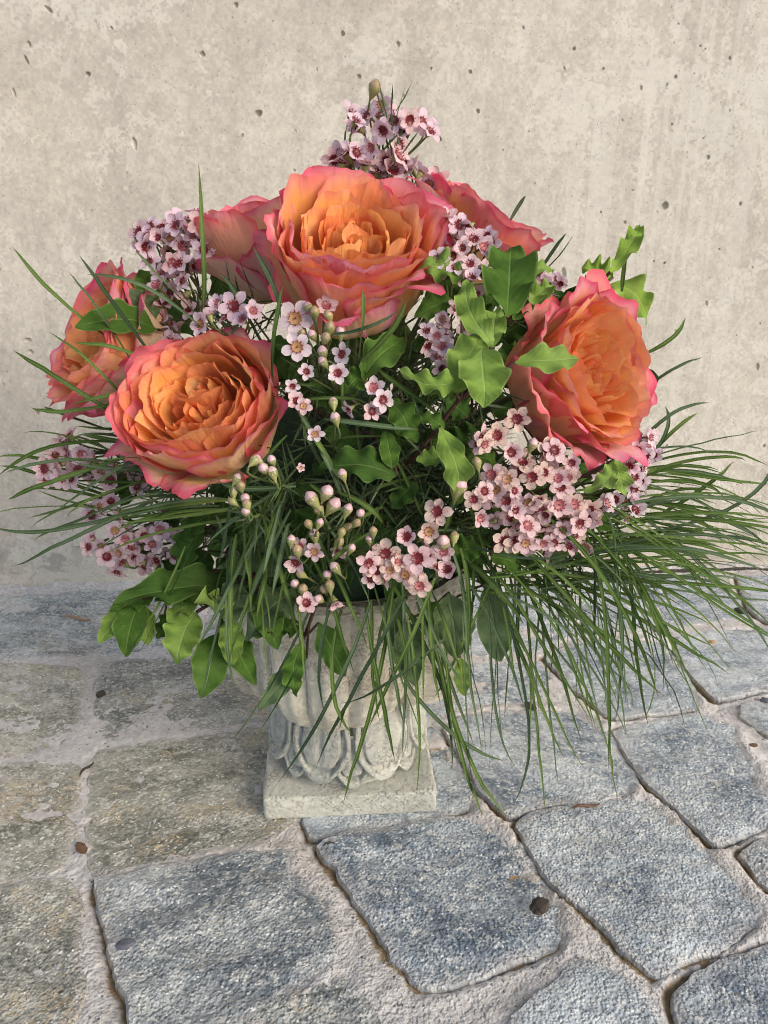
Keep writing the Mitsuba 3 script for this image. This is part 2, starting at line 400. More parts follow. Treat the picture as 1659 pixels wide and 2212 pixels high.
def build_wall():
    rng = np.random.default_rng(11)
    # blow holes read off the photograph, then small ones strewn between them
    seen = [(558, 245, 9, 7, .3), (437, 116, 6, 6, 0), (1437, 444, 8, 9, 0), (190, 160, 6, 5, 0), (62, 95, 5, 6, 0), (740, 72, 5, 6, 0), (1015, 155, 5, 5, 0), (1032, 240, 5, 5, 0),
            (290, 310, 6, 14, .1), (1370, 690, 6, 9, .3), (1218, 590, 6, 14, .2), (1527, 655, 4, 8, .3), (1637, 792, 5, 9, .2), (60, 735, 8, 6, 0), (66, 760, 6, 6, 0), (190, 635, 8, 8, 0),
            (1240, 105, 4, 4, 0), (1385, 190, 4, 5, 0), (1460, 165, 4, 4, 0), (860, 95, 5, 6, 0), (775, 165, 5, 5, 0), (950, 300, 5, 5, 0), (1530, 340, 4, 5, 0), (735, 520, 5, 5, 0),
            (30, 200, 4, 9, .2), (105, 20, 9, 5, -.6), (510, 10, 5, 5, 0), (80, 890, 6, 6, 0), (240, 60, 4, 4, 0), (1600, 440, 4, 5, 0), (1350, 480, 4, 4, 0), (1130, 60, 4, 4, 0), (88, 8, 5, 10, .5), (96, 24, 5, 9, .5), (118, 34, 9, 5, 0), (34, 215, 3, 16, .1), (57, 130, 4, 9, .3)]
    holes = []
    for x, y, a, b, tilt in seen:
        s, z = wall_hit(x, y)
        k = 0.98 / FPX
        holes.append((s, z, a * k, b * k, tilt))
    spread = 0.0
    for _ in range(620):
        s, z = rng.uniform(-0.25, 1.45), rng.uniform(0.06, 0.86)
        a = 0.0006 + 0.0014 * rng.random() ** 3.5
        holes.append((s, z, a, a * rng.uniform(0.8, 1.7), rng.uniform(-0.6, 0.6)))
    polys, cups, used = [], [], []
    for s, z, a, b, tilt in holes:
        if any((s - q[0]) ** 2 + (z - q[1]) ** 2 < (max(a, b) + q[2] + 0.003) ** 2 for q in used):
            continue
        used.append((s, z, max(a, b)))
        n = 12
        t = np.arange(n) * 2 * np.pi / n
        r = 1 + 0.28 * (rng.random(n) - 0.5)
        ex, ez = a * r * np.cos(t), b * r * np.sin(t)
        rim = np.stack([s + ex * math.cos(tilt) - ez * math.sin(tilt), z + ex * math.sin(tilt) + ez * math.cos(tilt)], 1)
        polys.append(rim)
        rings = [(1.0, 0), (0.94, 0.35), (0.72, 0.9), (0.3, 1.15)]
        dep = min(a, b) * rng.uniform(0.9, 1.5)
        v = np.vstack([wall_point(s + (rim[:, 0] - s) * k, z + (rim[:, 1] - z) * k, np.full(n, dep * d)) for k, d in rings] + [wall_point(np.array([s]), np.array([z]), np.array([dep * 1.2]))])
        f = tris(grid_faces(n, 4, wrap=True))
        base = 3 * n
        cap = np.array([[base + i, base + (i + 1) % n, 4 * n] for i in range(n)])
        cups.append((v, np.vstack([f, cap])))
    # face with the holes cut out
    import manifold3d
    face = manifold3d.CrossSection([np.array([[-3.0, -0.12], [5.0, -0.12], [5.0, 2.6], [-3.0, 2.6]])]) - manifold3d.CrossSection([p for p in polys], manifold3d.FillRule.NonZero)
    m = trimesh.creation.extrude_polygon(Polygon([(-3, -.12), (5, -.12), (5, 2.6), (-3, 2.6)], [p for p in polys]), 0.25, engine='earcut')
    v2 = np.array(m.vertices)
    f2 = np.array(m.faces)
    # keep the front face and the outer sides; drop the straight bores of the holes
    fc = v2[f2]
    front = np.all(np.abs(fc[:, :, 2]) < 1e-9, 1)
    back = np.all(np.abs(fc[:, :, 2] - 0.25) < 1e-9, 1)
    outer = np.all((np.abs(fc[:, :, 0] + 3) < 1e-6) | (np.abs(fc[:, :, 0] - 5) < 1e-6) | (np.abs(fc[:, :, 1] + .12) < 1e-6) | (np.abs(fc[:, :, 1] - 2.6) < 1e-6), 1)
    f2 = f2[front | (outer & ~back & ~front)]
    v3 = wall_point(v2[:, 0], v2[:, 1], v2[:, 2])
    return join([(v3, f2)] + cups)


wall = thing('concrete_wall', 'pale beige fair-faced concrete wall pitted with small blow holes behind the flowers', 'wall')
scene[wall] = mikit.ply(build_wall(), 'wall_material')

# ------------------------------------------------------------------ paving
PITCHED = [  # outline in the photograph, warmth, darkness, (tilt towards +x, towards +y), rise
    ([(-160, 1296), (60, 1287), (330, 1276), (420, 1290), (432, 1395), (330, 1410), (230, 1422), (100, 1422), (0, 1430), (-160, 1436)], .55, .45, (0, 0), 0),
    ([(-160, 1444), (0, 1442), (165, 1448), (184, 1470), (170, 1520), (174, 1550), (157, 1595), (128, 1622), (0, 1640), (-160, 1648)], .85, .42, (0, 0), .001),
    ([(-160, 1668), (0, 1662), (130, 1658), (166, 1676), (160, 1745), (150, 1824), (136, 1876), (100, 1888), (0, 1908), (-160, 1930)], .88, .42, (0, 0), .001),
    ([(228, 1440), (280, 1430), (420, 1428), (560, 1424), (600, 1480), (582, 1562), (470, 1572), (350, 1588), (232, 1606), (213, 1580), (206, 1540), (212, 1490)], .68, .52, (0, 0), 0),
    ([(208, 1634), (350, 1612), (480, 1592), (560, 1584), (622, 1600), (650, 1690), (690, 1755), (648, 1765), (622, 1782), (590, 1810), (550, 1828), (430, 1854), (360, 1870), (280, 1885), (206, 1898), (201, 1850), (196, 1760), (198, 1720)], .80, .50, (0, 0), .001),
    ([(-160, 1946), (0, 1930), (90, 1910), (130, 1906), (155, 1940), (165, 1970), (166, 2040), (156, 2075), (170, 2110), (175, 2160), (160, 2190), (130, 2240), (0, 2320), (-160, 2380)], .74, .62, (.02, 0), .001),
    ([(218, 1926), (350, 1890), (500, 1862), (615, 1850), (624, 1890), (700, 1960), (712, 2010), (716, 2060), (704, 2098), (664, 2124), (540, 2190), (470, 2250), (320, 2330), (292, 2215), (286, 2160), (263, 2110), (256, 2060), (240, 2000)], .52, .66, (-.03, 0), .003),
    ([(545, 2196), (620, 2162), (712, 2118), (750, 2116), (777, 2145), (802, 2185), (834, 2240), (850, 2330), (600, 2400), (430, 2380), (470, 2270)], .60, .30, (0, 0), 0),
    ([(668, 1776), (650, 1705), (760, 1650), (980, 1620), (1004, 1660), (1030, 1722), (1036, 1744), (930, 1763), (830, 1784), (740, 1798), (678, 1812)], .20, .40, (-.02, 0), .0),
    ([(700, 1838), (760, 1814), (850, 1797), (940, 1782), (1045, 1777), (1085, 1800), (1130, 1850), (1170, 1900), (1200, 1950), (1226, 2000), (1234, 2030), (1200, 2044), (1130, 2064), (1030, 2108), (960, 2127), (912, 2132), (882, 2095), (847, 2065), (834, 2035), (802, 1985), (762, 1925), (722, 1875)], .16, .74, (-.026, -.005), .0012),
    ([(1122, 1790), (1170, 1764), (1290, 1746), (1380, 1730), (1424, 1742), (1480, 1800), (1530, 1850), (1560, 1890), (1604, 1930), (1648, 1979), (1620, 2004), (1555, 2044), (1455, 2076), (1419, 2113), (1350, 2059), (1310, 2009), (1265, 1969), (1195, 1909), (1155, 1849)], .28, .36, (-.026, -.006), .0012),
    ([(966, 1589), (1000, 1560), (1100, 1542), (1250, 1542), (1300, 1572), (1326, 1612), (1355, 1660), (1378, 1698), (1340, 1722), (1250, 1735), (1170, 1743), (1098, 1766), (1050, 1722), (1011, 1651)], .30, .27, (-.024, -.012), .0010),
    ([(1240, 1490), (1317, 1552), (1430, 1540), (1512, 1530), (1490, 1487), (1452, 1422), (1420, 1392), (1250, 1396), (1182, 1430)], .24, .32, (-.020, 0), .0008),
    ([(1462, 1420), (1502, 1473), (1542, 1512), (1590, 1504), (1659, 1490), (1820, 1470), (1820, 1366), (1659, 1365), (1540, 1370), (1472, 1386)], .26, .30, (-.020, 0), .0008),
    ([(1240, 1262), (1560, 1252), (1588, 1300), (1602, 1338), (1450, 1358), (1262, 1368)], .34, .30, (0, 0), 0),
    ([(1596, 1252), (1820, 1246), (1820, 1344), (1660, 1348), (1622, 1322)], .32, .30, (-.03, 0), .001),
    ([(960, 1272), (1205, 1264), (1238, 1366), (1168, 1412), (960, 1420)], .35, .35, (0, 0), 0),
    ([(965, 1442), (1160, 1438), (1226, 1496), (1236, 1524), (1090, 1526), (985, 1545)], .30, .35, (0, 0), 0),
    ([(450, 1284), (930, 1276), (940, 1420), (620, 1426), (452, 1395)], .5, .45, (0, 0), 0),
    ([(622, 1448), (950, 1440), (962, 1560), (980, 1598), (760, 1630), (634, 1580)], .4, .45, (0, 0), 0),
    ([(1330, 1586), (1410, 1568), (1455, 1562), (1500, 1554), (1580, 1571), (1590, 1588), (1598, 1620), (1634, 1665), (1664, 1740), (1662, 1780), (1590, 1811), (1537, 1826), (1473, 1758), (1410, 1709), (1366, 1651)], .22, .40, (-.026, -.006), .0012),
    ([(1606, 1532), (1820, 1495), (1820, 1640), (1660, 1594), (1614, 1562)], .45, .35, (-.018, -.01), .0008),
    ([(1609, 1858), (1659, 1918), (1820, 1990), (1820, 1800), (1659, 1826)], .50, .45, (-.022, 0), .0010),
    ([(1460, 2160), (1482, 2139), (1530, 2110), (1580, 2086), (1659, 2056), (1820, 2010), (1820, 2400), (1520, 2400), (1478, 2225)], .36, .45, (-.022, 0), .0010),
    ([(1112, 2216), (1150, 2180), (1210, 2140), (1255, 2100), (1280, 2095), (1330, 2119), (1370, 2149), (1396, 2179), (1424, 2220), (1450, 2330), (1250, 2400), (1060, 2330)], .20, .22, (.0, 0), .002),
]


def densify(pts, step, amp, seed):
    pts = np.asarray(pts, float)
    out = []
    for i in range(len(pts)):
        a, b = pts[i], pts[(i + 1) % len(pts)]
        n = max(1, int(np.linalg.norm(b - a) / step))
        out += [lerp(a, b, k / n) for k in range(n)]
    out = np.array(out)
    # soften corners a little, then roughen
    out = 0.25 * np.roll(out, 1, 0) + 0.5 * out + 0.25 * np.roll(out, -1, 0)
    p3 = np.column_stack([out * 55, np.full(len(out), seed * 3.7)])
    p4 = np.column_stack([out * 190, np.full(len(out), seed * 1.7)])
    d = np.stack([meshkit.fbm(p3, 3, 1) - 0.5, meshkit.fbm(p3, 3, 9) - 0.5], 1) * amp * 2 + np.stack([meshkit.fbm(p4, 2, 3) - 0.5, meshkit.fbm(p4, 2, 5) - 0.5], 1) * amp * 0.8
    return out + d


def stone_mesh(outline, seed, warm, dark, tilt, rise, step=0.0042):
    poly = Polygon(densify(outline, step, 0.0036, seed)).buffer(0.0042 if step < 0.01 else 0, join_style='mitre')
    if poly.geom_type != 'Polygon':
        poly = max(poly.geoms, key=lambda g: g.area)
    ring = np.array(poly.exterior.coords)[:-1]
    x0, y0, x1, y1 = poly.bounds
    rng = np.random.default_rng(seed)
    gx, gy = np.meshgrid(np.arange(x0, x1, step), np.arange(y0, y1, step))
    g = np.column_stack([gx.ravel(), gy.ravel()]) + rng.uniform(-0.3, 0.3, (gx.size, 2)) * step
    inner = poly.buffer(-step * 0.6)
    g = g[shapely.contains_xy(inner, g[:, 0], g[:, 1])]
    n = len(ring)
    # a ring lying just inside the rim keeps the arris crisp
    nxt, prv = np.roll(ring, -1, 0), np.roll(ring, 1, 0)
    tg = nxt - prv
    nr = np.column_stack([tg[:, 1], -tg[:, 0]])
    nr /= np.linalg.norm(nr, axis=1, keepdims=True) + 1e-12
    if not poly.exterior.is_ccw:
        nr = -nr
    pts = np.vstack([ring, g])
    tri = Delaunay(pts).simplices
    cen = pts[tri].mean(1)
    tri = tri[shapely.contains_xy(poly, cen[:, 0], cen[:, 1])]
    a, b, c = pts[tri[:, 0]], pts[tri[:, 1]], pts[tri[:, 2]]
    cr = (b[:, 0] - a[:, 0]) * (c[:, 1] - a[:, 1]) - (b[:, 1] - a[:, 1]) * (c[:, 0] - a[:, 0])
    tri = np.where((cr < 0)[:, None], tri[:, ::-1], tri)
    dist = shapely.distance(shapely.points(pts), poly.exterior)
    dist[:n] = 0
    cx, cy = poly.centroid.x, poly.centroid.y
    q = np.column_stack([pts, np.full(len(pts), seed * 2.3)])
    lay = np.column_stack([pts[:, 0] * 18, pts[:, 1] * 60, np.full(len(pts), seed * 1.3)])
    z = 0.0036 + rise + (pts[:, 0] - cx) * tilt[0] + (pts[:, 1] - cy) * tilt[1]
    ly = meshkit.fbm(lay, 4, 4)
    z += 0.0045 * (meshkit.fbm(q * 22, 4, 2) - 0.5) + (0.003 + 0.005 * dark) * (0.5 * ly + 0.5 * np.floor(ly * 7 + 1.5 * meshkit.fbm(q * 30, 3, 12)) / 8 - 0.5) + 0.0030 * (meshkit.fbm(q * 170, 2, 6) - 0.5)
    roundness = 0.0002 + 0.0020 * meshkit.fbm(q * 45, 3, 8) ** 1.5
    z -= roundness * (1 - sstep(0.0, 0.006, dist)) ** 2
    v = np.column_stack([pts, z])
    low = np.column_stack([ring + nr * 0.0012, np.full(n, -0.022)])
    mid = np.column_stack([ring + nr * (0.0010 + 0.0012 * meshkit.fbm(q[:n] * 120, 2, 3))[:, None], z[:n] - 0.0028])
    V = np.vstack([v, v[:n], mid, low])
    k = len(v) + n
    i = np.arange(n)
    j = (i + 1) % n
    i0 = k - n
    s1 = np.stack([i0 + j, i0 + i, k + i, k + j], 1) if poly.exterior.is_ccw else np.stack([i0 + i, i0 + j, k + j, k + i], 1)
    s2 = np.stack([k + j, k + i, k + n + i, k + n + j], 1) if poly.exterior.is_ccw else np.stack([k + i, k + j, k + n + j, k + n + i], 1)
    F = np.vstack([tri, tris(s1), tris(s2)])
    e = np.concatenate([np.clip(dist / 0.012, 0, 0.98), np.zeros(3 * n)])
    uv = np.column_stack([np.full(len(V), warm), math.floor(dark * 8) + e])
    return V, F, uv, poly


def build_paving():
    key = 'pavement'
    labels[key] = {'label': 'split stone slabs bedded in pale pinkish mortar in front of the wall', 'kind': 'structure'}
    xs = np.concatenate([[-14, -8, -4, -2, -1.4], np.arange(-1.0, 1.0, 0.0045), [1.0, 1.4, 2, 4, 8, 14]])
    ys = np.concatenate([[-12, -6, -3, -1, 0.0], np.arange(0.2, 0.95, 0.0045), np.arange(0.95, 1.13, 0.002), [1.16, 1.3]])
    X, Y = np.meshgrid(xs, ys)
    p = np.column_stack([X.ravel(), Y.ravel(), np.zeros(X.size)])
    z = 0.0021 + 0.0046 * (meshkit.fbm(p * 13, 3, 1) - 0.42) + 0.0034 * (meshkit.fbm(p * 70, 3, 2) - 0.5) + 0.0018 * (meshkit.fbm(p * 220, 2, 3) - 0.5)
    # open joint along the foot of the wall on the right, bedding mortar drawn up it on the left
    off = (p[:, :2] - WL[:2]) @ WALL_N[:2]
    s = (p[:, :2] - WL[:2]) @ WALL_D[:2]
    wig = 0.004 * (meshkit.fbm(p * 45, 3, 5) - 0.5)
    slot = 1 - sstep(0.0040, 0.0075, np.abs(off - 0.016 + wig))
    openj = sstep(0.62, 0.78, s + 0.3 * (meshkit.fbm(p * 9, 2, 15) - 0.5))
    bed = 1 - sstep(0.0, 0.03, off)
    z += 0.004 * openj * (1 - sstep(0.006, 0.012, off))
    z += bed * (0.006 * (1 - openj) * meshkit.fbm(p * 30, 2, 6) - 0.004 * sstep(.5, .65, meshkit.fbm(p * 22, 2, 12))) - 0.002 * slot * openj
    soil, lift_ = np.zeros(len(p)), np.zeros(len(p))
    for pix, warm, dark, tilt, rise in PITCHED:
        q = Polygon([ground(x, y)[:2] for x, y in pix]).buffer(0.004)
        near_ = np.nonzero((np.abs(p[:, 0] - q.centroid.x) < 0.25) & (np.abs(p[:, 1] - q.centroid.y) < 0.25))[0]
        pp = shapely.points(p[near_, :2])
        dq = shapely.distance(pp, q)
        east = shapely.distance(shapely.points(p[near_, :2] + [0.016, 0.007]), q)          # the stone lies just to the right
        g_ = (1 - sstep(0.001, 0.007, dq + 0.006 * (meshkit.fbm(p[near_] * 60, 3, 21) - 0.5))) * (1 - sstep(0.0, 0.006, east))
        rub = (1 - sstep(0.0, 0.016, dq)) * (sstep(0.0, 0.006, east) if tilt[0] <= -0.019 else 0.35)
        rub *= np.where(dq <= 0, 1 - sstep(0.0015, 0.006, shapely.distance(pp, q.exterior)), 1.0)
        lift_[near_] = np.maximum(lift_[near_], rub)
        if tilt[0] > -0.019:
            continue
        soil[near_] = np.maximum(soil[near_], g_)
    z += 0.0030 * lift_ * (1 - soil) * (0.35 + 1.1 * meshkit.fbm(p * 34, 3, 17)) - 0.0032 * soil
    v = np.column_stack([X.ravel(), Y.ravel(), z])
    scene[key] = mikit.ply((v, tris(grid_faces(len(xs), len(ys)))), 'mortar_material', smooth=True, uv=np.column_stack([soil, slot * openj]))
    polys = []
    for i, (pix, warm, dark, tilt, rise) in enumerate(PITCHED):
        out = [ground(x, y)[:2] for x, y in pix]
        V, F, uv, poly = stone_mesh(out, i + 1, warm, dark, tilt, rise)
        part(key, 'stone', (V, F), 'stone_material', smooth=True, uv=uv)
        polys.append(poly)
    # more of the same beyond the frame
    covered = shapely.union_all([q.buffer(0.012) for q in polys]).buffer(0.03).buffer(-0.03)
    rng = np.random.default_rng(3)
    seeds = np.array([[i * 0.19 + rng.uniform(-.06, .06), j * 0.15 + rng.uniform(-.05, .05)] for i in range(-11, 12) for j in range(-6, 9)])
    vor = Voronoi(seeds)
    area = Polygon([(-1.9, -0.7), (1.9, -0.7), tuple((WL + WALL_D * (1.9 - WL[0]) + WALL_N * .02)[:2]), tuple((WL + WALL_D * (-1.9 - WL[0]) + WALL_N * .02)[:2])])
    ms, uvs = [], []
    for r in vor.point_region:
        reg = vor.regions[r]
        if not reg or -1 in reg:
            continue
        g = Polygon(vor.vertices[reg]).intersection(area).difference(covered).buffer(-0.009)
        for q in getattr(g, 'geoms', [g]):
            if q.area < 0.0022 or q.geom_type != 'Polygon':
                continue
            o = np.array(q.simplify(0.004).exterior.coords)[:-1]
            sd = int(abs(o[0, 0] * 9973 + o[0, 1] * 7919) * 10) % 9000 + 50
            V, F, uv, _ = stone_mesh(o, sd, rng.uniform(.15, .85), rng.uniform(.3, .65), (rng.uniform(-.03, .03), 0), rng.uniform(0, .003), 0.016)
            ms.append((V, F))
            uvs.append(uv)
    part(key, 'outlying_stone', join(ms), 'stone_material', smooth=True, uv=np.vstack(uvs), stuff=True)


build_paving()

# ------------------------------------------------------------------ urn
PLF, PLR = ground(568, 1774, 0.003), ground(944, 1756, 0.003)     # front corners of the plinth's foot
URN_X = nrm(PLR - PLF)
URN_Y = np.array([-URN_X[1], URN_X[0], 0])
PW = np.linalg.norm(PLR - PLF)
URN = (PLF + PLR) / 2 + URN_Y * PW / 2
URN[2] = 0.003
RU = np.stack([URN_X, URN_Y, [0, 0, 1]], 1)
U4 = mat4(RU, URN)


def rounded_box(hx, hy, hz, r, step):
    def axis(h):
        n = max(2, int(2 * (h - r) / step))
        return np.concatenate([-h + r * (1 - np.cos(np.linspace(0, np.pi / 2, 5)))[:-1], np.linspace(-h + r, h - r, n), h - r * (1 - np.cos(np.linspace(0, np.pi / 2, 5)))[::-1][1:]])
    ms = []
    h = np.array([hx, hy, hz])
    for ax in range(3):
        b, c = (ax + 1) % 3, (ax + 2) % 3
        A, B = axis(h[b]), axis(h[c])
        P, Q = np.meshgrid(A, B)
        for sgn in (-1, 1):
            v = np.zeros((P.size, 3))
            v[:, b], v[:, c], v[:, ax] = P.ravel(), Q.ravel(), sgn * h[ax]
            f = tris(grid_faces(len(A), len(B)))
            ms.append((v, f if sgn > 0 else f[:, ::-1]))
    v, f = join(ms)
    inner = np.clip(v, -h + r, h - r)
    d = v - inner
    v = inner + r * d / (np.linalg.norm(d, axis=1, keepdims=True) + 1e-12)
    m = trimesh.Trimesh(v, f, process=True)
    m.merge_vertices(digits_vertex=6)
    return m


def build_urn():
    k = thing('garden_urn', 'weathered cast stone urn on a square plinth holding the flowers', 'urn')
    ph = 0.0225
    m = rounded_box(PW / 2, PW / 2, ph / 2, 0.0035, 0.0035)
    v = np.array(m.vertices)
    nz = meshkit.fbm(v * 60 + 5, 3, 3) - 0.5
    v += np.array(m.vertex_normals) * (nz * 0.0028)[:, None]
    # worn corners
    cor = sstep(0.9, 1.3, (np.abs(v[:, 0]) + np.abs(v[:, 1])) / PW)
    v[:, :2] *= (1 - 0.045 * cor * (0.5 + meshkit.fbm(v * 40, 2, 7)))[:, None]
    v[:, 2] += ph / 2
    part(k, 'plinth', (v, np.array(m.faces)), 'foot_material', U4, smooth=True)
    z0 = ph

    # foot: a flared core carrying two rows of hanging leaves
    def foot_r(z):
        t = np.clip((z - z0) / 0.072, 0, 1)
        return lerp(0.0605, 0.0575, t) + 0.0035 * np.sin(np.pi * t)
    zz = np.linspace(z0 - 0.002, z0 + 0.088, 30)
    fr = foot_r(zz)
    v, f = lathe(np.column_stack([fr, zz]), 72)
    v[:, :2] *= (1 + 0.02 * (meshkit.fbm(v * 60, 3, 2) - 0.5))[:, None]
    part(k, 'foot', (v, f), 'foot_material', U4, smooth=True)

    def carved(ang, W, ztop, ztip, proud, seed):
        nu, nv = 33, 41
        u = np.linspace(-1, 1, nu)
        t = np.linspace(0, 1, nv)
        Uu, Tt = np.meshgrid(u, t)
        w = W * np.where(Tt < 0.45, 0.80 + 0.20 * np.sin(Tt / 0.45 * np.pi / 2), np.power(np.clip(1 - ((Tt - 0.45) / 0.55) ** 1.8, 0, 1), 0.85))
        z = ztop + (ztip - ztop) * Tt
        a = ang + w * Uu
        # distance to the leaf's outline in units of W
        dl = (1 - np.abs(Uu)) * w / W
        dl = np.minimum(dl, (1 - Tt) * 1.3)
        rim = sstep(0.0, 0.05, dl) * (1 - sstep(0.20, 0.27, dl))
        panel = sstep(0.27, 0.36, dl)
        bulge = 0.0022 * np.sqrt(np.clip(1 - Uu ** 2, 0, 1))
        rel = proud * sstep(0, 0.03, dl) + 0.0042 * rim + (0.0006 + bulge * 1.5) * panel - 0.0030 * np.exp(-((dl - 0.285) / 0.035) ** 2)
        mid = np.exp(-(Uu / 0.10) ** 2) * (Tt > 0.05) * (1 - sstep(0.55, 0.75, Tt))
        rel += -0.0024 * mid * panel
        rel += 0.003 * sstep(0.55, 1, Tt)
        r = foot_r(z) + rel + 0.0012 * (meshkit.fbm(np.stack([a * 12 + seed, z * 120, a * 0], -1), 3, 5) - 0.5)
        vv = np.stack([r * np.sin(a), -r * np.cos(a), z], -1).reshape(-1, 3)
        return vv, tris(grid_faces(nu, nv))[:, ::-1]
    off = math.radians(2)
    for i in range(8):
        part(k, 'carved_leaf', carved(off + (i + 0.5) * math.pi / 4, math.radians(22.5), z0 + 0.078, z0 + 0.006, 0.0055, i), 'foot_material', U4, smooth=True)
    for i in range(8):
        part(k, 'small_carved_leaf', carved(off + i * math.pi / 4, math.radians(15), z0 + 0.055, z0 + 0.0015, 0.0030, i + 20), 'foot_material', U4, smooth=True)

    # bowl: broad scalloped leaves wrapped round the body, their tips hanging below it
    nu, nv = 420, 150
    a = np.linspace(-np.pi, np.pi, nu, endpoint=False)
    t = np.linspace(0, 1, nv) ** 1.6
    A, Tt = np.meshgrid(a, t)
    nsh = 5
    rel = (A + math.radians(9)) / (2 * np.pi / nsh)
    loc = (rel - np.round(rel)) * 2                          # -1..1 across one shell
    al = np.abs(loc)
    zb = 0.096 + 0.013 * al ** 1.7                           # lower edge, lowest at each shell's tip
    ztop = 0.2150
    z = zb + (ztop - zb) * Tt
    body = np.interp(Tt, [0, .015, .04, .08, .14, .25, .5, .7, .86, .95, 1.0], [.062, .072, .083, .091, .097, .1015, .103, .101, .099, .102, .098])
    fan = loc * (1.15 - 0.75 * (1 - Tt) ** 2 * 0.9) / np.maximum(0.28 + 0.72 * Tt ** 0.7, 0.05)
    ridge = np.cos(fan * 9.0)
    bold = 0.0046 * np.sin(Tt * np.pi) ** 0.6
    fold = 0.0065 * np.cos(loc * np.pi * 0.5) * np.sin(Tt * np.pi) ** 0.5
    seam = -0.0085 * np.exp(-((al - 1) / 0.10) ** 2) * (1 - 0.5 * Tt)
    lip = 0.0055 * np.exp(-((Tt - 0.06) / 0.05) ** 2) * (1 - al ** 3)
    wob = 0.006 * (meshkit.fbm(np.stack([np.sin(A) * 3, np.cos(A) * 3, z * 26], -1), 3, 4) - 0.5)
    flute = np.abs(np.cos(fan * 4.6)) ** 0.55
    r = body + 0.0085 * (flute - 0.6) * np.sin(np.pi * np.clip(Tt * 0.92 + 0.06, 0, 1)) ** 0.5 + 0.0012 * np.cos(fan * 23) * np.sin(Tt * np.pi) + fold + seam + lip + wob
    rim = sstep(0.93, 0.97, Tt)
    r += 0.004 * rim
    vv = np.stack([r * np.sin(A), -r * np.cos(A), z], -1).reshape(-1, 3)
    ff = tris(grid_faces(nu, nv, wrap=True))
    # under side and inner side, so that the bowl has a thickness
    rin = np.array([[0.094, ztop - 0.002], [0.086, ztop - 0.004], [0.084, ztop - 0.03], [0.06, ztop - 0.07], [0.0, ztop - 0.075]])
    vi, fi = lathe(rin, 72)
    first = vv[:nu]
    under = np.column_stack([first[:, :2] * 0.72, np.full(nu, 0.099)])
    uf = grid_faces(nu, 2, wrap=True)
    part(k, 'bowl', join([(vv, ff), (vi, fi[:, ::-1]), (np.vstack([under, first]), tris(uf))]), 'bowl_material', U4, smooth=True)
    return k


build_urn()
#@@FLOWERS@@
# ------------------------------------------------------------------ the bouquet's dome
HEART = at(790, 945, 0.60)                       # middle of the bouquet
DOME = np.array([0.235, 0.185, 0.172])
ROOT = np.array([URN[0], URN[1], 0.215])         # where the stems enter the urn


def dome(x, y, k=1.0):
    """where the line of sight of the photograph's (x, y) meets the dome (scaled by k), or passes it most closely"""
    d = ray(x, y)
    s = DOME * k
    o, q = (CAM - HEART) / s, d / s
    a, b, c = q @ q, o @ q, o @ o - 1
    disc = b * b - a * c
    t = (-b - math.sqrt(disc)) / a if disc > 0 else -b / a
    return CAM + d * t


def outward(p):
    return nrm((p - HEART) / DOME ** 2 * 0.03)


def tocam(p):
    return nrm(CAM - p)


rng = np.random.default_rng(2024)
ROSES = []


def in_rose(p, k=1.0):
    return any(np.linalg.norm(p - c) < r * k for c, r in ROSES)

# ------------------------------------------------------------------ roses
APRICOT, ORANGE, CORAL = np.array([0.95, 0.57, 0.24]), np.array([0.94, 0.42, 0.11]), np.array([0.94, 0.24, 0.13])
YELLOW, CREAM, PINK = np.array([0.94, 0.70, 0.22]), np.array([0.95, 0.82, 0.56]), np.array([0.88, 0.20, 0.36])
MAUVE, CRIMSON = np.array([0.88, 0.50, 0.65]), np.array([0.76, 0.05, 0.16])


